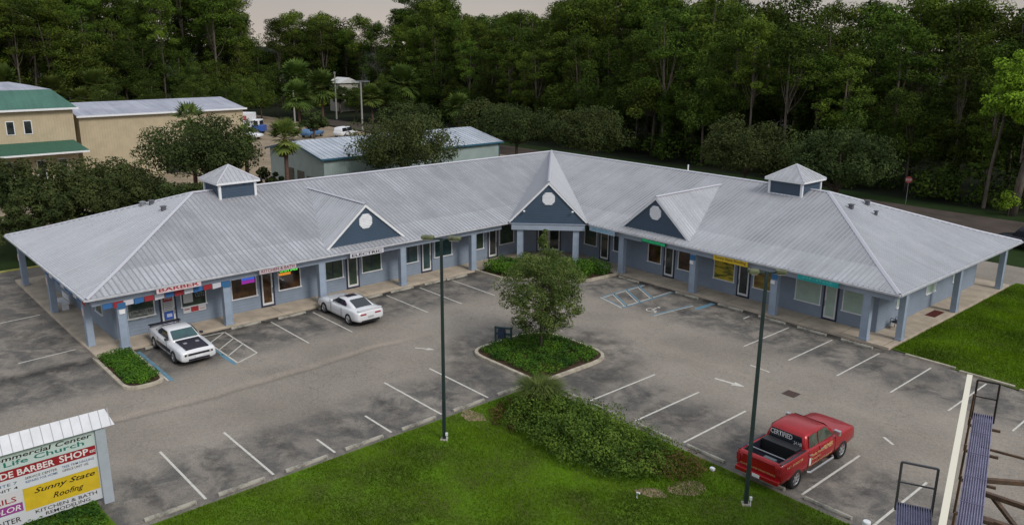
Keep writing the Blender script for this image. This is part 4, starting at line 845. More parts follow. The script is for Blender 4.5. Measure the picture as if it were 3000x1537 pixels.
# white muscle coupe with black bonnet, nose towards the lot
t=coupe((2.05,-29.8,0),0,'white coupe with black bonnet and black spoiler parked before the barber shop',
 [(-2.5,.82,.42,.80,.84),(-2.44,.90,.32,.95,.98),(-1.9,.95,.26,.99,1.03),(-1.0,.965,.22,.97,1.0),(0,.955,.21,.92,.96),(1.0,.955,.22,.92,.965),(1.8,.95,.25,.89,.94),(2.3,.93,.28,.85,.90),(2.47,.90,.30,.81,.85),(2.52,.86,.36,.74,.78)],((-1.78,-.85,-.35,.1,.88),.83,.62,.97,1.41),'a')
b=MB(); b.poly([(.92,-.62,1.0),(2.36,-.60,.935),(2.36,.60,.935),(.92,.62,1.0)]); b.poly([(2.36,-.6,.88),(2.36,.6,.88),(2.36,.6,.935),(2.36,-.6,.935)]); b.build('bonnet_panel',satin,t)
for s in (-1,1): b=MB(); b.box(1.45,1.62,s*.32-.09,s*.32+.09,.975,1.0); b.build('bonnet_scoop',mat('scoop',(.3,.3,.33),.5),t)
b=MB(); b.box(-2.52,-2.18,-.86,.86,1.03,1.07); b.box(-2.4,-2.3,-.8,-.74,.95,1.03); b.box(-2.4,-2.3,.74,.8,.95,1.03); b.build('spoiler',satin,t,bevel=.01)
b=MB(); b.box(2.5,2.535,-.74,.74,.62,.73); b.build('grille',satin,t)
for s in (-1,1):
    b=MB(); b.tube([(2.53,s*.6,.675),(2.545,s*.6,.675)],.05,10); b.build('headlight',headl,t)
    b=MB(); b.box(-1.0,1.05,s*.962-.008,s*.962+.008,.45,.66) ; b.build('side_stripe',satin,t)
b=MB(); b.box(2.45,2.54,-.55,.55,.34,.44); b.build('lower_intake',satin,t); b=MB(); b.box(2.54,2.55,-.2,.2,.48,.58); b.build('front_plate',M['white'],t)
# white coupe nose towards the walkway
t=coupe((2.75,-19.72,0),math.pi,'plain white coupe with black sunroof parked nose-in before the left wing gable',
 [(-2.42,.80,.44,.80,.86),(-2.38,.89,.34,.93,.98),(-1.95,.95,.28,.97,1.04),(-1.3,.97,.24,.95,1.02),(0,.945,.21,.88,.93),(1.0,.95,.22,.88,.93),(1.7,.955,.25,.86,.91),(2.2,.93,.28,.79,.83),(2.4,.86,.31,.70,.73),(2.46,.78,.36,.62,.65)],((-1.85,-.75,-.3,.12,.95),.80,.58,.95,1.36),'b')
b=MB(); b.poly([(-.42,-.34,1.373),(.12,-.32,1.352),(.12,.32,1.352),(-.42,.34,1.373)]); b.build('sunroof',satin,t)
for s in (-1,1): b=MB(); b.box(-2.44,-2.385,s*.5-.2,s*.5+.2,.74,.83); b.build('tail_light',redlens,t,bevel=.01)
b=MB(); b.box(-2.45,-2.4,-.2,.2,.55,.66); b.build('rear_plate',mat('plate_grey',(.4,.42,.42),.5),t); b=MB(); b.box(-2.44,-2.3,-.6,.6,.3,.42); b.build('diffuser',M['black'],t)
b=MB(); b.box(-2.42,-2.2,-.8,.8,1.02,1.055); b.build('spoiler',carwhite,t,bevel=.012)
# red crew cab pickup
t=thing('pickup_truck','red crew cab pickup truck with lettering and black open bed parked tail to the lawn','pickup truck',(30.62,-15.62,0),math.pi/2)
S_=[(-2.93,.92,.55,1.30,1.305),(-2.88,.97,.50,1.335,1.34),(-2.0,.985,.48,1.34,1.345),(-1.05,.985,.46,1.33,1.335),(0,.985,.45,1.27,1.28),(1.2,.985,.45,1.22,1.27),(1.9,.985,.46,1.20,1.25),(2.6,.965,.48,1.15,1.20),(2.85,.93,.5,1.08,1.12),(2.93,.86,.55,1.0,1.03)]
body=loft([(x,bsec(*s)) for x,*s in S_]).build('body',carred,t,smooth=True)
cs=[]
for x in (1.8,-1.78):
    for s in (-1,1): c=MB(); c.tube([(x,s*.70,.42),(x,s*1.3,.42)],.47,24); cs.append(cutter('c',c))
c=MB(); c.box(-2.80,-1.12,-.79,.79,.80,1.6); cs.append(cutter('c',c))
for c in cs: c.parent=t
bpy.context.view_layer.update(); boolean(body,cs)
b=MB(); b.box(-2.79,-1.13,-.78,.78,.81,.83); 
for s in (-1,1): b.box(-2.79,-1.13,min(s*.785,s*.76),max(s*.785,s*.76),.83,1.34)
b.box(-2.79,-2.765,-.75,.75,.83,1.33); b.box(-1.15,-1.13,-.75,.75,.83,1.34)
for k in range(12): b.box(-2.76,-1.16,-.72+k*.125,-.67+k*.125,.831,.85)
b.build('bed_liner',satin,t)
b=MB(); b.box(-1.6,-1.15,-.74,.74,.86,1.43); b.build('toolbox',M['black'],t,bevel=.02)
b=MB(); b.tube([(-2.45,-.8,1.38),(-2.45,.8,1.38)],.025,8); b.build('bed_bar',M['steel'],t)
b=MB(); b.box(-2.6,-2.2,-.35,.15,.86,1.12); b.build('cargo_bin',mat('cargo_grey',(.10,.12,.13),.6),t,bevel=.02)
for s in (-1,1): b=MB(); b.box(-2.9,-1.1,s*.9-.05,s*.9+.05,1.345,1.37); b.build('bed_rail_cap',satin,t,bevel=.01)
zb,zt=1.27,1.9; wb,wt=.90,.72; xs=(-1.06,-.92,-.1,.55,1.38)
loft([(xs[0],gsec(wb*.98,wb*.9,zb-.02,zb+.06)),(-1.0,gsec(wb,wt*.98,zb,zt-.14)),(xs[1]+.08,gsec(wb,wt,zb,zt-.03)),(xs[2],gsec(wb,wt+.01,zb,zt)),(xs[3],gsec(wb,wt,zb,zt-.04)),((xs[3]+xs[4])/2,gsec(wb*.99,(wb+wt)/2,zb-.02,(zb+zt)/2+.01)),(xs[4],gsec(wb*.95,wb*.86,zb-.08,zb-.02))]).build('cab',carred,t,smooth=True)
glassq(t,'rear_window',[(-1.085,.72,1.36),(-1.085,-.72,1.36),(-1.03,-.64,1.76),(-1.03,.64,1.76)],carglass)
glassq(t,'windscreen',[(1.30,-.76,1.32),(1.30,.76,1.32),(.64,.66,1.84),(.64,-.66,1.84)],carglass)
for s in (-1,1):
    yb=lambda z:(wb-.02)+((wt+.02)-(wb-.02))*((z-zb)/(zt-zb))+.03
    for x0,x1,x2,x3,nm in ((1.0,.50,-.12,-.12,'front_window'),(-.2,-.2,-.78,-.84,'rear_door_window')):
        pts=[(x0,s*yb(1.32),1.32),(x1,s*yb(1.79),1.79),(x2,s*yb(1.79),1.79),(x3,s*yb(1.32),1.32)]; glassq(t,nm,pts if s<0 else pts[::-1],mat('cab_glass',(.03,.035,.03),.05,spec=.8,col2=(.08,.10,.07),vscale=2) )
    m_=MB(); m_.box(.95,1.1,min(s*.93,s*1.2),max(s*.93,s*1.2),1.33,1.56); m_.build('mirror',M['chrome'],t,bevel=.03)
    m_=MB(); m_.tube([(-1.0,s*.97,.42),(-.9,s*1.06,.40),(.9,s*1.06,.40),(1.0,s*.97,.42)],.045,8); m_.build('side_step',M['chrome'],t)
    for xd in (1.12,-.16,-.98): dl=MB(); dl.bar((xd,s*.993,.6),(xd,s*.972,1.24),.014,.02,up=(1,0,0)); dl.build('door_gap',M['black'],t)
    for x in (.02,-.86): h=MB(); h.box(x-.1,x+.06,min(s*.985,s*1.01),max(s*.985,s*1.01),1.08,1.12); h.build('door_handle',M['chrome'],t)
    for x in (1.8,-1.78): wheel(t,x,s*.86,.41,.28,s,6)
    b=MB(); b.box(-2.955,-2.93,min(s*.80,s*.95),max(s*.80,s*.95),.92,1.2); b.build('tail_light',redlens,t)
b=MB(); b.box(-3.06,-2.9,-.93,.93,.52,.70); b.build('rear_bumper',carred,t,bevel=.03); b=MB(); b.box(-3.075,-3.062,-.16,.16,.55,.68); b.build('rear_plate',M['white'],t)
b=MB(); b.box(-2.955,-2.935,-.7,.7,.78,1.26); b.build('tailgate',carred,t,bevel=.01)
tg=mat('truck_lettering',(.62,.42,.2),.5); tw=mat('truck_lettering_white',(.6,.6,.62),.5)
text('lettering','PLUMBING AND DRAIN SERVICE',1.5,.07,(-2.957,.75,.82),(0,-1,0),(0,0,1),tg,t)
text('lettering','CERTIFIED',.95,.2,(-1.09,.66,1.54),(0,-1,0),(.1,0,1),tw,t,.012,bold=.02); text('lettering','24 HR',.36,.14,(-1.12,-.38,1.42),(0,-1,0),(.1,0,1),tw,t,.012)
# near side (truck's right side faces +x world): local -y
text('lettering','Pooles Home',.85,.14,(-.8,-1.004,.99),(1,0,0),(0,0,1),tg,t,.004,bold=.01); text('lettering','Repair',.7,.12,(-.75,-1.0,.80),(1,0,0),(0,0,1),tg,t,.006); text('lettering','PREMIER',.75,.2,(.1,-1.0,.97),(1,0,0),(0,0,1),tg,t,.006,bold=.02); text('lettering','licensed and insured',1.7,.08,(-.85,-1.0,.63),(1,0,0),(0,0,1),tg,t,.008); text('lettering','941 5550199',1.15,.11,(-2.6,-.995,1.08),(1,0,0),(0,0,1),tg,t,.006)
b=MB(); b.box(-.93,-.80,-1.004,-.99,.66,.96); b.build('door_badge',tw,t)
b=MB(); b.box(2.9,3.0,-.9,.9,.5,.72); b.build('front_bumper',M['chrome'],t,bevel=.03)
# distant vehicles
def simple_car(name,label,loc,rz,paint,L=4.7,h=1.75,w=.95,cabx=(-2.1,-1.9,0,.5,1.1),grp=None):
    t=thing(name,label,name.replace('_',' '),loc,rz,grp); k=L/5
    loft([(x*k,bsec(*s)) for x,*s in ((-2.5,w*.86,.5,.95,1.0),(-2.42,w*.95,.4,1.05,1.08),(-1,w,.35,1.05,1.08),(.5,w,.35,1.02,1.06),(1.6,w,.36,.98,1.04),(2.4,w*.92,.42,.85,.9),(2.5,w*.84,.5,.75,.78))]).build('body',paint,t,smooth=True)
    z0,z1=1.05,h; xs=[x*k for x in cabx]; loft([(xs[0],gsec(w*.9,w*.85,z0,z0+.05)),(xs[1],gsec(w*.9,w*.74,z0,z1-.04)),(xs[2],gsec(w*.9,w*.76,z0,z1)),(xs[3],gsec(w*.9,w*.74,z0,z1-.04)),(xs[4],gsec(w*.88,w*.8,z0-.04,z0))]).build('cabin',paint,t,smooth=True)
    for s in (-1,1):
        for a,c in ((xs[1]+.1,(xs[1]+xs[3])/2-.06),((xs[1]+xs[3])/2+.06,xs[3]+.05)):
            glassq(t,'side_window',[(a,s*w*.91,z0+.08),(a,s*w*.80,z1-.12),(c,s*w*.80,z1-.12),(c+.1,s*w*.91,z0+.08)][::s],carglass)
        for x in (1.5*k,-1.5*k): wheel(t,x,s*(w-.1),.36,.24,s)
    glassq(t,'windscreen',[(xs[4]-.02,-w*.78,z0+.08),(xs[4]-.02,w*.78,z0+.08),(xs[3]+.04,w*.66,z1-.08),(xs[3]+.04,-w*.66,z1-.08)],carglass)
    return t
simple_car('suv','white sport utility vehicle parked behind the pale metal warehouse',(-81,29.5,0),2.0,carwhite,4.9,1.85,.97,(-2.35,-2.2,0,.6,1.2))
simple_car('suv','black sport utility vehicle on the street behind the right end of the plaza roof',(24.6,32.0,0),2.9,satin,5.0,1.9,1.0,(-2.4,-2.2,0,.6,1.2))
simple_car('sedan','blue car beside the white vehicle behind the pale metal warehouse',(-84.5,25.0,0),2.0,mat('paint_blue',(.08,.18,.35),.3,coat=.5),4.6,1.5)
simple_car('pickup','white pickup truck near the beige warehouse corner',(-88.5,15.0,0),.7,carwhite,5.2,1.8,.98,(-.9,-.8,0,.5,1.1))
t=thing('box_truck','box truck with white cargo box and blue cab beside the beige warehouse','truck',(-95.5,18.5,0),.75)
b=MB(); b.box(-4.2,1.0,-1.2,1.2,.95,3.75); b.build('cargo_box',M['white'],t,bevel=.03); bx=mat('print_red',(.45,.1,.12),.5); b=MB(); b.box(-3.4,.2,-1.215,-1.203,2.5,3.3); b.build('box_print',bx,t)
blu=mat('paint_truck_blue',(.03,.10,.40),.35,coat=.5); b=MB(); b.box(1.05,2.9,-1.05,1.05,.55,1.65); b.build('cab',blu,t,bevel=.1); b=MB(); b.box(1.1,2.35,-1.0,1.0,1.651,2.6); b.build('cab_top',M['white'],t,bevel=.12)
glassq(t,'windscreen',[(2.37,-.85,1.75),(2.37,.85,1.75),(2.36,.8,2.4),(2.36,-.8,2.4)],carglass); glassq(t,'side_window',[(1.3,-1.01,1.75),(2.1,-1.01,1.75),(2.1,-1.01,2.4),(1.3,-1.01,2.4)],carglass)
for x in (-3,2): 
    for s in (-1,1): wheel(t,x,s*.98,.48,.3,s)
# ------------------------------------------------ background buildings
tan_=siding_mat('beige_metal_wall',(.46,.385,.26),.3,'V',.6,.03); tgreen=roof_mat('green_metal_roof',(.06,.16,.12),(.045,.125,.095),.5,.1); tgreen2=mat('green_canopy',(.03,.10,.065),.55,var=.1); groof=roof_mat('grey_metal_roof',(.42,.43,.50),(.30,.31,.38),.5,.25)
t=thing('beige_warehouse','long beige metal warehouse with shallow grey roof behind the oak','building',(-60,-8,0))
def bx_(x0,x1,y0,y1,z0,z1,m,name,par,ox,oy,**k): b=MB(); b.box(x0-ox,x1-ox,y0-oy,y1-oy,z0,z1); return b.build(name,m,par,**k)
bx_(-76,-60,-17.9,2.0,0,7.55,tan_,'wall',t,-60,-8)
b=MB(); q=lambda x,y,z:(x+60,y+8,z)
b.poly([q(-59.6,-18.1,7.62),q(-59.6,2.3,7.62),q(-67.5,2.3,8.65),q(-67.5,-18.1,8.65)]); b.poly([q(-76.4,2.3,7.62),q(-76.4,-18.1,7.62),q(-67.5,-18.1,8.65),q(-67.5,2.3,8.65)]); b.poly([q(-59.6,2.3,7.62),q(-76.4,2.3,7.62),q(-67.5,2.3,8.65)]); b.poly([q(-76.4,-18.1,7.62),q(-59.6,-18.1,7.62),q(-67.5,-18.1,8.65)])
rr=b.build('roof',groof,t); b=MB(); b.box(.38,.5,-10.2,10.4,7.45,7.66); b.build('gutter',M['white'],t)
b=MB(); 
for y in (-5.5,3.0): b.poly([(-2.2,y-1,7.92),(-2.2,y+1,7.92),(-3.4,y+1,8.08),(-3.4,y-1,8.08)])
b.build('skylight',mat('skylight',(.6,.55,.5),.5),rr)
bx_(-59.99,-59.95,-8.6,-5.2,0,3.6,M['black'],'loading_door',t,-60,-8)
t=thing('green_roof_building','two storey beige building with green metal hip roof and green canopy at the left edge','building',(-58,-26,0))
bx_(-74,-58,-48,-18.9,0,8.75,tan_,'wall',t,-58,-26)
b=MB(); q=lambda x,y,z:(x+58,y+26,z); e0=(-57.5,-18.5);
b.poly([q(-57.5,-48.5,8.8),q(-57.5,-18.5,8.8),q(-60.2,-20.3,10.75),q(-60.2,-48.5,10.75)]); b.poly([q(-57.5,-18.5,8.8),q(-74.5,-18.5,8.8),q(-72,-20.3,10.75),q(-60.2,-20.3,10.75)]); rf_=b.build('roof',tgreen,t)
b=MB(); b.poly([q(-60.2,-48.5,10.755),q(-60.2,-20.3,10.755),q(-66,-23.3,11.4),q(-66,-48.5,11.4)]); b.poly([q(-60.2,-20.3,10.755),q(-72,-20.3,10.755),q(-66,-23.3,11.4)]); b.build('upper_roof',groof,t)
b=MB(); b.box(.5,.62,-22.5,7.6,8.62,8.83); b.build('gutter',M['white'],t)
b=MB(); b.poly([q(-55.6,-48.5,4.15),q(-55.6,-18.2,4.15),q(-57.95,-19.2,5.2),q(-57.95,-48.5,5.2)]); b.poly([q(-55.6,-18.2,4.15),q(-57.95,-18.2,4.15),q(-57.95,-19.2,5.2)]); cn=b.build('canopy',tgreen2,t); b=MB(); b.box(2.3,2.42,-22.5,7.75,3.98,4.17); b.build('canopy_gutter',M['white'],cn)
for y in (-25.3,-23.6,-28.6,-31.5): b=MB(); b.box(.0,.06,y-.42+26,y+.42+26,6.1,7.6); w=b.build('window',M['white'],t); b=MB(); b.box(.061,.07,y-.34+26,y+.34+26,6.18,7.52); b.build('pane',M['glass'],w)
for y in (-22.8,-20.6,-26): b=MB(); b.box(.0,.06,y-.45+26,y+.45+26,.9,3.2); w=b.build('window',M['white'],t); b=MB(); b.box(.061,.07,y-.37+26,y+.37+26,.98,3.1); b.build('pane',M['glass'],w)
palew=siding_mat('pale_green_metal_wall',(.30,.37,.36),.3,'V',.6,.03); palet=mat('teal_trim',(.03,.11,.17),.5)
t=thing('pale_warehouse','low pale metal warehouse with grey gable roof and blue trim behind the left wing','building',(-33,10,0))
b=MB(); X0,X1,Y0,Y1=-46,-33.3,-1.2,23.6; q=lambda x,y,z:(x+33,y-10,z)
b.prism([(X0+33,Y0-10),(X1+33,Y0-10),(X1+33,Y1-10),(X0+33,Y1-10)],0,4.1)
for y in (Y0,Y1): pts=[q(X0,y,4.1),q(X1,y,4.1),q((X0+X1)/2,y,5.35)]; b.poly(pts if y==Y0 else pts[::-1])
b.build('wall',palew,t); xm=(X0+X1)/2; b=MB(); b.poly([q(X1+.35,Y0-.4,4.13),q(X1+.35,Y1+.4,4.13),q(xm,Y1+.4,5.45),q(xm,Y0-.4,5.45)]); b.poly([q(X0-.35,Y1+.4,4.13),q(X0-.35,Y0-.4,4.13),q(xm,Y0-.4,5.45),q(xm,Y1+.4,5.45)]); rr=b.build('roof',roof_mat('pale_roof',(.50,.54,.60),(.36,.40,.46),.5,.2),t)
b=MB()
for k in range(40): y=Y0-.2+k*.64; b.bar(q(X1+.34,y,4.16),q(xm,y,5.48),.05,.04)
b.build('seams',mat('pale_seam',(.42,.45,.5),.5),rr)
b=MB(); b.box(X1+.3+33,X1+.42+33,Y0-.4-10,Y1+.4-10,3.95,4.14); b.bar(q(X1+.4,Y0-.43,4.02),q(xm,Y0-.43,5.34),.06,.2); b.bar(q(xm,Y0-.43,5.34),q(X0-.4,Y0-.43,4.02),.06,.2); b.box(X1+33-.02,X1+33+.08,Y1-10-.12,Y1-10,0,3.95); b.build('trim',palet,t)
for x0,x1,z in ((-41.5,-40.2,2.3),(-39.4,-37.8,2.2),(-37.2,-35.9,1.8)): b=MB(); b.box(x0+33,x1+33,Y0-10-.04,Y0-10,.2 if z>2.2 else .8,z); b.build('window',M['glass'],t)
t=thing('storage_shed','pale yellow block wall shed with blue grey flat roof behind the fan palm','shed',(-66,1.5,0)); b=MB(); b.box(-3,2,-2.2,1.6,0,2.6); b.build('wall',mat('yellow_block',(.42,.36,.18),.8,var=.1),t); b=MB(); b.box(-3.3,2.3,-2.5,1.9,2.6,2.8); b.build('roof',mat('shed_roof',(.22,.27,.32),.6),t)
t=thing('forest_house','distant house with pale roof showing in a gap of the woods','house',(-128,57,0)); b=MB(); b.box(-2.4,2.4,-2.4,2.4,0,6.6); b.build('wall',mat('house_wall',(.4,.38,.33),.8),t); b=MB(); b.poly([(-2.8,-2.8,6.5),(2.8,-2.8,6.5),(2.8,0,7.7),(-2.8,0,7.7)]); b.poly([(2.8,2.8,6.5),(-2.8,2.8,6.5),(-2.8,0,7.7),(2.8,0,7.7)]); b.poly([(2.8,-2.8,6.5),(2.8,2.8,6.5),(2.8,0,7.7)]); b.build('roof',mat('house_roof',(.6,.6,.6),.6),t)
for (x,y,h,a,lb) in ((-104.4,32,7.3,0,'grey wooden utility pole left of the brown track behind the fan palm'),(-87,36.6,9,1,'grey double headed street light right of the brown track'),(-110.4,44.7,9.4,0,'thin tall utility pole below the distant house')):
    t=thing('utility_pole',lb,'pole',(x,y,0)); b=MB(); b.tube([(0,0,0),(0,0,h)],[.18,.12],8); b.build('pole',mat('pole_grey',(.30,.29,.27),.8),t); b=MB(); 
    if a: b.bar((-1.3,-1.1,h),(1.3,1.1,h),.3,.14); b.build('lamp_head',M['steel'],t)
    else: b.tube([(0,0,h-.1),(0,0,h+.35)],.25,8); b.build('transformer',M['steel'],t)
# ------------------------------------------------ vegetation
def leafcloud(blobs,per,size,rng=RNG,shell=.55,aspect=.55,droop=0):
    C=np.array([b[0] for b in blobs],float);R=np.array([b[1] if hasattr(b[1],'__len__') else (b[1],)*3 for b in blobs],float)
    n=len(C)*per; ci=np.repeat(np.arange(len(C)),per); d=rng.normal(size=(n,3)); d/=np.linalg.norm(d,axis=1,keepdims=True)+1e-9
    rad=(shell+(1-shell)*rng.random(n))**.7; P=C[ci]+d*R[ci]*rad[:,None]
    a=rng.normal(size=(n,3)); nr=d*.9+a*.55; nr[:,2]+=.35; nr/=np.linalg.norm(nr,axis=1,keepdims=True)+1e-9
    t=np.cross(nr,rng.normal(size=(n,3))); t/=np.linalg.norm(t,axis=1,keepdims=True)+1e-9; s=np.cross(nr,t)
    L=size*(.55+.9*rng.random(n)); t*=L[:,None]*.5; s*=(L*aspect)[:,None]*.5
    V=np.stack([P-t,P+s,P+t,P-s],1).reshape(-1,3); Q=np.arange(n*4).reshape(-1,4); return V,Q
def blobs_crown(n,rx,ry,rz,cz,br,rng=RNG,top=.0,flat=0):
    out=[]
    for i in range(n):
        d=rng.normal(size=3); d/=np.linalg.norm(d); k=rng.random()**.4
        if d[2]<-.3: d[2]*=.5
        c=np.array([d[0]*rx*k,d[1]*ry*k,cz+d[2]*rz*k]); out.append((c,br*(.65+.7*rng.random())*np.array([1,1,.75])))
    return out
def limbs(mb,h0,blobs,base,k=8,r=.12,top=None):
    idx=random.sample(range(len(blobs)),min(k,len(blobs)))
    for i in idx:
        c=Vector(blobs[i][0]); s=Vector((0,0,min(h0+random.random()*.3*(c.z-h0),c.z-.2))); mid=(s+c)/2+Vector((0,0,-.05*c.z)); mb.tube([s,mid,c],[r,r*.6,r*.25],5,caps=False)
def tree(name,label,cat,loc,blobs,per,size,leafm,trunk_h,tr,barkm='bark',lean=(0,0),group=None,limbn=8,rz=0,lr=None,aspect=.55):
    t=thing(name,label,cat,loc,rz,group); V,Q=leafcloud(blobs,per,size,aspect=aspect); npmesh('crown',V,Q,M[leafm],t)
    b=MB(); b.tube([(0,0,-.1),(lean[0]*.3,lean[1]*.3,trunk_h*.35),(lean[0]*.6,lean[1]*.6,trunk_h*.7),(lean[0],lean[1],trunk_h)],[tr*1.15,tr*.9,tr*.7,tr*.35],8)
    limbs(b,trunk_h*.45,blobs,0,limbn,lr or tr*.45); b.build('trunk',M[barkm],t,smooth=True); return t
def copytree(t,loc,sc,rz,label=None,group=None):
    r=t.copy(); COL.objects.link(r); r.location=loc; r.scale=sc; r.rotation_euler=(0,0,rz)
    if label: r['label']=label
    if group: r['group']=group
    for ch in t.children: c=ch.copy(); COL.objects.link(c); c.parent=r
    return r
# projection helpers used only to decide which trees can be seen and how tall the wood stands there
_cm=S.camera.matrix_world.inverted()
def pix(x,y,z=0): v=_cm@Vector((x,y,z)); return (1500+F*v.x/-v.z,768.5-F*v.y/-v.z,-v.z) if v.z<-1 else (-9999,0,1)
SKY=[(0,-60),(560,-40),(690,-15),(735,28),(800,46),(900,58),(1010,52),(1075,44),(1100,8),(1180,28),(1230,-5),(1300,0),(1340,46),(1480,56),(1520,46),(1590,40),(1620,10),(1700,-20),(1900,-10),(2130,5),(2330,-10),(2420,20),(2455,50),(2500,25),(2560,2),(2700,-5),(2850,5),(2885,30),(2930,12),(3200,-20)]
def skyz(x,y):
    px,_,dd=pix(x,y); s=np.interp(px,[a for a,_ in SKY],[b for _,b in SKY]); return CAM[2]+(115.5-s)*dd/F
# --- prototypes for the wood (20 m tall)
protos={'pine':[],'broad':[]}
FL={'pine':'tall slender pine with high irregular crown in the wood behind the plaza','broad':'bushy broadleaf tree among the pines of the wood behind the plaza'}
FG={'pine':'pines of the wood behind the plaza','broad':'broadleaf trees of the wood behind the plaza'}
for i in range(6):
    bl=[]
    for k in range(34):
        lo_=7.5 if i%2==0 else 10.8; z=lo_+RNG.random()**.7*(19.1-lo_); rr=(1-((z-13.5)/8.5)**2)*(3.6 if i%2==0 else 3.0)*RNG.random()**.5; a=RNG.random()*6.28; r_=(.8+RNG.random()*.95); bl.append((np.array([rr*math.cos(a),rr*math.sin(a),z]),np.array([r_*1.15,r_*1.15,r_*.62])))
    bl.append((np.array([0,0,19.2]),.9))
    if i%2==0:
        for k in range(9): bl.append((np.array([RNG.normal()*.35,RNG.normal()*.35,1+k*.95]),np.array([.75,.75,.9])*(.7+.5*RNG.random())))
    bl.sort(key=lambda q:q[0][2])
    protos['pine'].append(tree('pine_tree',FL['pine'],'pine tree',(0,0,0),bl,230,.30,'pine',18.5,.17,'bark_light',(RNG.normal()*.5,RNG.normal()*.5),FG['pine'],12,lr=.05,aspect=.45))
for i in range(4):
    bl=blobs_crown(64,4.9,4.9,9.4,9.9,1.6); protos['broad'].append(tree('broadleaf_tree',FL['broad'],'tree',(0,0,0),bl,240,.30,'broad',14,.22,'bark',(.4,.3),FG['broad'],10,lr=.1))
used=set(); cnt=0
edge=[(48,48),(20,48.5),(-10,49.5),(-40,51),(-62,52),(-85,58),(-112,62),(-126,66),(-138,66),(-146,52),(-150,30),(-152,5),(-150,-20),(-148,-45),(-146,-62)]
def edgept(s):
    for a,c in zip(edge[:-1],edge[1:]):
        l=math.dist(a,c)
        if s<l: k=s/l; n=Vector((c[1]-a[1],-(c[0]-a[0]))).normalized(); return Vector((a[0]+(c[0]-a[0])*k,a[1]+(c[1]-a[1])*k)),n
        s-=l
    return None,None
place=[]
for row,(off,step) in enumerate(((1.5,4.4),(6.5,5.0),(12,5.6),(19,6.2),(28,7.5))):
    s=random.random()*3
    while True:
        p,n=edgept(s); 
        if p is None: break
        s+=step*(.75+.5*random.random()); q=p+n*(-off if False else off)*1.0
        # outward side is away from the camera
        q=p+n*off if ((p+n*off)-Vector((CAM[0],CAM[1]))).length>(p-Vector((CAM[0],CAM[1]))).length else p-n*off
        q+=Vector((random.uniform(-1.2,1.2),random.uniform(-1.2,1.2)))
        px,py,dd=pix(q.x,q.y,8)
        if -160<px<3160: place.append((q,row,px,dd))
for q,row,px,dd in place:
    if cnt>=285: break
    # the house gap
    if row==0 and 960<px<1050: continue
    kind='pine' if random.random()<(.55 if row==0 else .72) else 'broad'
    zm=skyz(q.x,q.y); h=zm*(random.uniform(.7,1.0) if row<2 else random.uniform(.94,1.08)) if kind=='pine' else zm*(random.uniform(.42,.8) if row<2 else random.uniform(.75,.98)); h=min(h,31)
    i=random.randrange(len(protos[kind])); pt=protos[kind][i]; sc=h/20; w=sc*random.uniform(.85,1.15)*(1.15 if kind=='broad' and h<14 else 1)
    if (kind,i) not in used: used.add((kind,i)); pt.location=(q.x,q.y,-.05); pt.scale=(w,w,sc); pt.rotation_euler=(0,0,random.random()*6.28)
    else: copytree(pt,(q.x,q.y,-.05),(w,w,sc),random.random()*6.28)
    cnt+=1
for (x,y,h) in ((-113,22,9),(-116,27,11),(-119,32,10),(-122,37,12),(-118,43,9),(-114,16,10),(-116,9,11),(-117,2,10),(-124,46,11),(-112,36,7),(-120,18,12),(-108,48,8),(-103,52,10),(-95,50,8)):
    pt=protos['broad'][random.randrange(4)]; copytree(pt,(x,y,-.05),(h/17,h/17,h/20),random.random()*6.28)
print('forest trees',cnt)
# far wood behind the rows, one mass
bl=[]
for k in range(1700):
    s=random.random()*430; p,n=edgept(s)
    if p is None: continue
    o_=34+random.random()*22; q=p+n*o_ if ((p+n*o_)-Vector((CAM[0],CAM[1]))).length>(p-Vector((CAM[0],CAM[1]))).length else p-n*o_
    px,_,dd=pix(q.x,q.y,5)
    if not -200<px<3200: continue
    zm=min(skyz(q.x,q.y),30); z=zm*(.03+.88*random.random()); bl.append((np.array([q.x,q.y,z]),np.array([3.2,3.2,2.2])))
V,Q=leafcloud(bl,190,.6); o=npmesh('far_wood',V,Q,M['broad']); tag(o,'dense far wood closing the view behind the rows of trees','forest',kind='stuff')
# undergrowth along the edge of the wood
bl=[]
for k in range(1150):
    s=random.random()*430; p,n=edgept(s)
    if p is None: continue
    o_=random.uniform(-.5,16); q=p+n*o_ if ((p+n*o_)-Vector((CAM[0],CAM[1]))).length>(p-Vector((CAM[0],CAM[1]))).length or o_<0 else p-n*o_
    px,_,dd=pix(q.x,q.y,1)
    if not -200<px<3200: continue
    r_=random.uniform(1.0,2.5); z=r_*.5+random.random()*min(8.5,o_*.7+1.2); bl.append((np.array([q.x,q.y,z]),np.array([r_,r_,r_*.8])))
V,Q=leafcloud(bl,170,.40); o=npmesh('undergrowth',V,Q,M['broad']); tag(o,'dark tangled undergrowth at the foot of the wood','undergrowth',kind='stuff')
# --- individual trees round the plaza
def oak(loc,H,Wd,label,leafm='oak',n=95,per=240,size=.23,tr=.22,th=None):
    rz_=H*.36; bl=blobs_crown(n,Wd/2*.86,Wd/2*.86,rz_,H-rz_*1.05,Wd*.105); return tree('oak_tree',label,'tree',(*loc,0),bl,per,size,leafm,th or H*.72,tr,limbn=14)
oak((-35.2,-13.3),9.3,13.2,'large dark rounded oak in front of the beige warehouse beside the left cupola')
oak((-38.5,-9.8),7.6,6,'smaller oak crown filling the gap right of the large oak by the beige warehouse',n=34)
oak((-26.7,-27.2),6.9,10.2,'dark sprawling tree behind the west end of the left wing',n=60)
oak((-33.4,-30.5),7.2,6,'dark tree cut off by the left edge of the photo',n=36)
oak((-30.5,-23.5),6.4,9,'dark tree between the left edge trees and the green roofed building',n=60)
oak((-24.5,-21.5),5.2,7,'low dark tree between the left wing roof and the green roofed building',n=40)
oak((-27.7,5.0),9.0,13.4,'wide feathery oak in front of the pale metal warehouse')
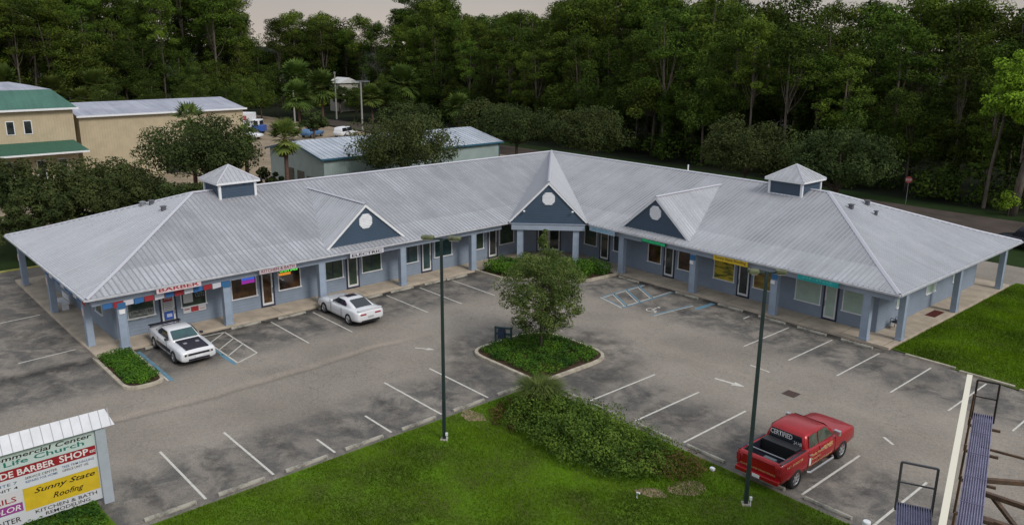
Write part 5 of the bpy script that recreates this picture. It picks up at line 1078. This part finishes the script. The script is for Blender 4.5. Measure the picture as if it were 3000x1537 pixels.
oak((-36.4,29.3),8.2,12.5,'grey green oak just left of the plaza roof peak')
oak((-26,32.8),8.4,11.5,'grey green oak behind the plaza roof peak, right of its twin')
oak((-1.8,30),9.0,11,'grey green oak behind the roof left of the right cupola')
oak((8.8,29.1),9.0,10.6,'grey green oak behind the right cupola')
oak((-78,21.8),5,5.2,'small brownish shrub tree by the grey utility pole',n=26,per=120,size=.35)
oak((-32.8,-8.0),4,3.6,'small dark bush tree at the foot of the fan palm',n=20,per=150)
oak((-122.5,52.6),6.3,6,'leafy bush tree hiding the wall of the distant house',n=30,size=.35)
oak((-122.8,57.2),5.6,6,'second leafy bush tree below the distant house roof',n=30,size=.35)
oak((-62,30),7,12,'dark tree right of the pale metal warehouse before the woods',n=50,size=.35)
oak((-52,38),7.5,13,'dark spreading tree beside the street behind the pale warehouse',n=50,size=.35)
for i,(x,y,h,w,lb) in enumerate(((-23.6,-31.0,5.6,6.5,'low dark bushy tree just behind the far corner of the west end roof'),(-23.2,-26.8,5.4,6.5,'low dark bushy tree right behind the middle of the west end roof'),(-24.2,-23.2,5.6,6.5,'low dark bushy tree beside the west end roof vents'),(-30.5,-33.0,8.6,7,'tall dark tree filling the left edge below the green canopy'),(-25.5,-18.2,4.6,6,'low dark tree left of the left cupola'))):
    bl=blobs_crown(64,w/2*.9,w/2*.9,h*.47,h*.54,w*.1); tree('oak_tree',lb,'tree',(x,y,0),bl,240,.2,'oak',h*.6,.14,limbn=8)
# young tree on the island
bl=[]
for k in range(190):
    z=1.25+RNG.random()**.9*4.0; w=(1.0-((z-3.2)/2.9)**2)*2.35; a=RNG.random()*6.28; r_=w*RNG.random()**.45; bl.append((np.array([r_*math.cos(a),r_*math.sin(a),z]),np.array([.42,.42,.36])*(.6+.6*RNG.random())))
for k in range(5): bl.append((np.array([RNG.normal()*.15,RNG.normal()*.15,5.7+k*.22]),np.array([.3,.3,.3])*(1-k*.13)))
tree('young_tree','young light green tree with oval crown on the kerbed island','tree',(14.64,-14.76,.1),bl,180,.10,'young',5.2,.085,'bark',(.05,.05),limbn=26,lr=.03,aspect=.5)
# bright tree at the right edge with leaning trunk
bl=[(np.array([.666*u-.4+RNG.normal()*.6,.746*u-.45+RNG.normal()*.6,12.4+RNG.normal()*1.35]),np.array([1.0,1.0,.6])*(.7+.6*RNG.random())) for u in [RNG.normal()*1.5+.4 for k in range(80)]]+[(np.array([-.6+RNG.normal()*.7,-.6+RNG.normal()*.7,10.6+RNG.normal()*.6]),.7) for k in range(6)]
tree('pine_tree','bright yellow green tree with pale leaning trunk at the right edge of the photo','tree',(18.6,46.2,-.05),bl,190,.26,'brightleaf',11,.42,'bark_light',(.9,1.0),limbn=4,lr=.10)
bl=[(np.array([RNG.normal()*.5,RNG.normal()*.5,.8+RNG.random()*1.6]),.5) for k in range(8)]
tree('vine_bush','bright green vine growing up the foot of the pale leaning trunk','vine',(18.5,45.6,-.05),bl,140,.16,'brightleaf',1.5,.04,limbn=3)
t_=thing('bare_trunk','slim pale bare trunk left of the leaning bright tree','tree',(15.3,48.2,-.05)); b=MB(); b.tube([(0,0,0),(.1,0,4),(.5,.2,9),(.6,0,13)],[.2,.16,.13,.08],8); b.build('trunk',M['bark_light'],t_)
# palms
def palm(loc,H,R,label,group=None,proto=None,n=34):
    t=thing('palm_tree',label,'palm tree',(*loc,0),random.random()*6,group); b=MB(); b.tube([(0,0,-.1),(.05,0,H*.4),(0,.05,H-R*.55)],[.24,.2,.19],8); b.build('trunk',mat('palm_trunk',(.17,.10,.08),.95,col2=(.08,.05,.04),vscale=5,stretch=(1,1,3)),t)
    V=[];Q=[]
    for k in range(n):
        a=RNG.random()*6.28; el=RNG.uniform(-.9,1.35); d=np.array([math.cos(a)*math.cos(el),math.sin(a)*math.cos(el),math.sin(el)]); c0=np.array([0,0,H-R*.55]); L_=R*(.8+.3*RNG.random())
        hub=c0+d*L_*.5; side=np.cross(d,[0,0,1]); side/=np.linalg.norm(side)+1e-9; upv=np.cross(side,d)
        q=len(V); w=.03; V+= [c0-side*w,c0+side*w,hub+side*w,hub-side*w]; Q.append([q,q+1,q+2,q+3])
        for j in range(13):
            th=-1.9+3.8*j/12; dd=d*math.cos(th)+side*math.sin(th)+upv*.15; tip=hub+dd*L_*.52*(1-.18*abs(th)); tip[2]-=.14*L_*RNG.random()+.05*L_; pr=np.cross(dd,upv); pr/=np.linalg.norm(pr)+1e-9; m_=(hub+tip)/2; ww=.045*L_
            q=len(V); V+=[hub,m_+pr*ww,tip,m_-pr*ww]; Q.append([q,q+1,q+2,q+3])
    npmesh('crown',np.array(V),np.array(Q),M['palm'],t)
    if n>30:
        V=[];Q=[]
        for k in range(22): a=RNG.random()*6.28; c0=np.array([.15*math.cos(a),.15*math.sin(a),H-R*.6]); tip=c0+np.array([.55*math.cos(a),.55*math.sin(a),-1.1-RNG.random()*.6]); s_=np.array([-math.sin(a),math.cos(a),0])*.12; q=len(V); V+=[c0-s_,c0+s_,tip+s_*1.6,tip-s_*1.6]; Q.append([q,q+1,q+2,q+3])
        npmesh('dead_fronds',np.array(V),np.array(Q),M['russet'],t)
    return t
palm((-30,-7.1),8.4,2.4,'fan palm with rough brown trunk in front of the pale metal warehouse',n=46)
palm((-40.9,-12.2),9.7,2.3,'green palm head rising above the large oak by the beige warehouse')
palm((-36.5,-8.3),7.9,1.8,'palm head at the right side of the large oak')
pg_='cabbage palms along the foot of the left woods'
pp_=palm((-91,18.1+8),8.7,3.6,'cabbage palm with drooping grey skirt at the foot of the left woods',pg_,n=90)
for (x,y,sc) in ((-104,38,1.15),(-122,30,.95),(-128,22,1.0),(-134,14,.9),(-138,6,1.1),(-140,-2,.95),(-141,-10,1.05),(-142,-18,.9),(-143,-27,1.0),(-118,40,1.2),(-100,47,.9),(-96,52,1.1),(-74,49,.85),(-132,1,.8)):
    copytree(pp_,(x,y,0),(sc,sc,sc*random.uniform(.85,1.15)),random.random()*6)
# --- low planting
def inpoly(x,y,P):
    c=False;n=len(P)
    for i in range(n):
        a,d=P[i],P[i-1]
        if (a[1]>y)!=(d[1]>y) and x<(d[0]-a[0])*(y-a[1])/(d[1]-a[1])+a[0]: c=not c
    return c
def fill(P,step,hgt,br,jit=.5,inset=0):
    xs=[p[0] for p in P];ys=[p[1] for p in P]; out=[]; x=min(xs)
    while x<max(xs):
        y=min(ys)
        while y<max(ys):
            X=x+random.uniform(-jit,jit)*step;Y=y+random.uniform(-jit,jit)*step
            if inpoly(X,Y,P): out.append((X,Y))
            y+=step
        x+=step
    return out
def cover(name,label,P,step,h,br,per,size,m,base=.1,hvar=.4):
    pts=fill(P,step,h,br); bl=[(np.array([x,y,base+h*(.5+random.uniform(-.2,.2)*hvar)]),np.array([br,br,h*.5*(1+random.uniform(-1,1)*hvar)])) for x,y in pts]
    V,Q=leafcloud(bl,per,size); V[:,2]=np.maximum(V[:,2],.02); o=npmesh(name,V,Q,M[m]); return tag(o,label,'ground cover',kind='stuff')
isl_s=[(15.2+(x-15.2)*.93,-15.3+(y+15.3)*.93) for x,y in isl_in]
cover('island_shrubs','low green ground cover filling the kerbed tree island',[p for p in isl_s if True],.3,.34,.26,75,.09,'shrub',.1,.6)
cover('dry_plants','reddish brown dry plants at the front corner of the tree island',[(16.2,-17.7),(17.7,-17.6),(17.6,-16.3),(16.6,-16.6)],.28,.22,.2,40,.07,'russet')
cover('bed_shrubs','trimmed green hedge plants in the small kerbed bed by the west corner',[(2.95+(x-2.95)*.96,-32.85+(y+32.85)*.9) for x,y in wb_in],.24,.42,.22,80,.085,'shrub',.1,.3)
cover('corner_hedge','green hedge in front of the corner porch of the plaza',[(.5,-7.2),(2.7,-7.1),(6.9,-3.0),(7.2,-.5),(5.3,-.5),(.5,-5.3)],.36,.95,.4,120,.12,'shrub',.1,.35)
patchP=[(19.2,-18.6),(18.7,-20.6),(20.4,-22.3),(22.6,-22.9),(25.2,-22.9),(27.2,-22.3),(27.9,-20.4),(27.0,-18.9),(22.5,-18.5)]
cover('overgrown_shrubs','tangled dark green shrubs overgrowing the corner of the front lawn',patchP,.42,.75,.42,130,.10,'patch',.05,.8)
bl=[(np.array([x,y,.75+random.uniform(-.15,.3)]),np.array([.55,.55,.5])*random.uniform(.7,1.2)) for x,y in fill([(20.6,-19.4),(20.4,-21.6),(22.8,-22.2),(25.6,-22.2),(26.6,-20.8),(25.5,-19.4),(23,-19.2)],.62,1,1)]
V,Q=leafcloud(bl,190,.11); o=npmesh('overgrown_shrubs',V,Q,M['patch']); tag(o,'taller rough green bushes in the middle of the lawn corner thicket','ground cover',kind='stuff')
cover('dry_weeds','reddish dry weeds around the lawn corner thicket',[(18.5,-19.2),(18.5,-22.0),(20.2,-22.9),(21.2,-22.5),(20.4,-20.5),(20,-18.9)],.42,.28,.26,60,.09,'russet',.03,.8)
cover('dry_weeds','reddish dry weeds around the lawn corner thicket',[(25.8,-21.2),(28.4,-20.8),(28.9,-19.0),(27.6,-18.6),(26,-19.6)],.36,.5,.26,60,.09,'russet',.03,.8)
o=MB(); 
def disc(mb,cx,cy,rx,ry,z,n=14,rot=0): mb.poly([(cx+rx*math.cos(a)*(1+.2*math.sin(3*a+cx))*math.cos(rot)-ry*math.sin(a)*math.sin(rot),cy+rx*math.cos(a)*math.sin(rot)+ry*math.sin(a)*(1+.15*math.cos(5*a)),z) for a in [2*math.pi*k/n for k in range(n)]])
disc(o,28.9,-20.6,.75,.45,.06,rot=.9); disc(o,28.2,-21.9,.6,.3,.064,rot=.5); disc(o,18.7,-22.9,.7,.45,.062); q=o.build('bare_earth',mat('pinkish_earth',(.33,.22,.17),.95,col2=(.12,.12,.05),vscale=2.5,detail=8)); q['kind']='structure'
# arching ornamental grass
t_=thing('ornamental_grass','large arching clump of long pale green grass in the lawn corner thicket','plant',(20.4,-20.3,.45)); V=[];Q=[]
for k in range(1500):
    a=RNG.random()*6.28; r0=RNG.random()*.35; ln=1.2+RNG.random()*.7; sp=.35+RNG.random()*.9; d=np.array([math.cos(a),math.sin(a)]); s_=np.array([-d[1],d[0]])*.024; pts=[]
    for j in range(5): u=j/4; pts.append((d*(r0+sp*u**1.3),ln*(u*1.5-u*u*.95)+.05))
    for j in range(4):
        q=len(V); w0=1-j*.22; w1=1-(j+1)*.22
        (p0,z0),(p1,z1)=pts[j],pts[j+1]; V+=[(*(p0-s_*w0),z0),(*(p0+s_*w0),z0),(*(p1+s_*w1),z1),(*(p1-s_*w1),z1)]; Q.append([q,q+1,q+2,q+3])
npmesh('blades',np.array(V),np.array(Q),M['young'],t_)
# lawn grass
def grass(name,label,P,n,h,m='grassblade',w=.03,rng=RNG):
    xs=np.array([p[0] for p in P]);ys=np.array([p[1] for p in P]); X=rng.uniform(xs.min(),xs.max(),n);Y=rng.uniform(ys.min(),ys.max(),n); c=np.zeros(n,bool)
    for i in range(len(P)):
        a,d=P[i],P[i-1]
        if a[1]==d[1]: continue
        k=((a[1]>Y)!=(d[1]>Y))&(X<(d[0]-a[0])*(Y-a[1])/(d[1]-a[1])+a[0]); c^=k
    X=X[c];Y=Y[c]; v=_cm; D=np.hypot(X-CAM[0],Y-CAM[1]); n=len(X); a=rng.random(n)*6.28; hh=h*(.5+rng.random(n))*(1+.35*np.sin(X*.9+np.sin(Y*.7)*2)*np.cos(Y*.8)); sx=np.cos(a)*w*.5;sy=np.sin(a)*w*.5; lx=rng.normal(size=n)*.04;ly_=rng.normal(size=n)*.04; z0=np.full(n,.045)
    V=np.stack([np.stack([X-sx,Y-sy,z0],1),np.stack([X+sx,Y+sy,z0],1),np.stack([X+sx*.4+lx,Y+sy*.4+ly_,z0+hh],1),np.stack([X-sx*.4+lx,Y-sy*.4+ly_,z0+hh],1)],1).reshape(-1,3)
    o=npmesh(name,V,np.arange(n*4).reshape(-1,4),M[m]); return tag(o,label,'grass',kind='stuff')
grass('grass','mown green lawn grass in front of the stalls',[(18.08,LAWN_Y-.06),(37,LAWN_Y-.06),(40,-24),(32,-38),(14.5,-44),(14.5,-38),(17.9,-37.8),(18.08,-37.3)],330000,.06)
grass('grass','mown green lawn grass at the east end of the plaza',[(27.45,.25),(34.5,-.6),(40,-.6),(40,19.8),(27.45,19.8)],90000,.08,w=.045)
cover('weeds','rough tall grass around the foot of the tenant sign board',[(14.8,-37.95),(17.0,-37.85),(17.4,-40),(14.8,-42)],.25,.24,.2,60,.09,'shrub',.03,.7)
bl=[(np.array([-131+RNG.normal()*3,59+RNG.normal()*1.2,.8]),np.array([1.5,1.5,.9])) for k in range(14)]
V,Q=leafcloud(bl,120,.4); o=npmesh('bright_bushes',V,Q,M['brightleaf']); tag(o,'bright green low growth beyond the brown track','bushes',kind='stuff')
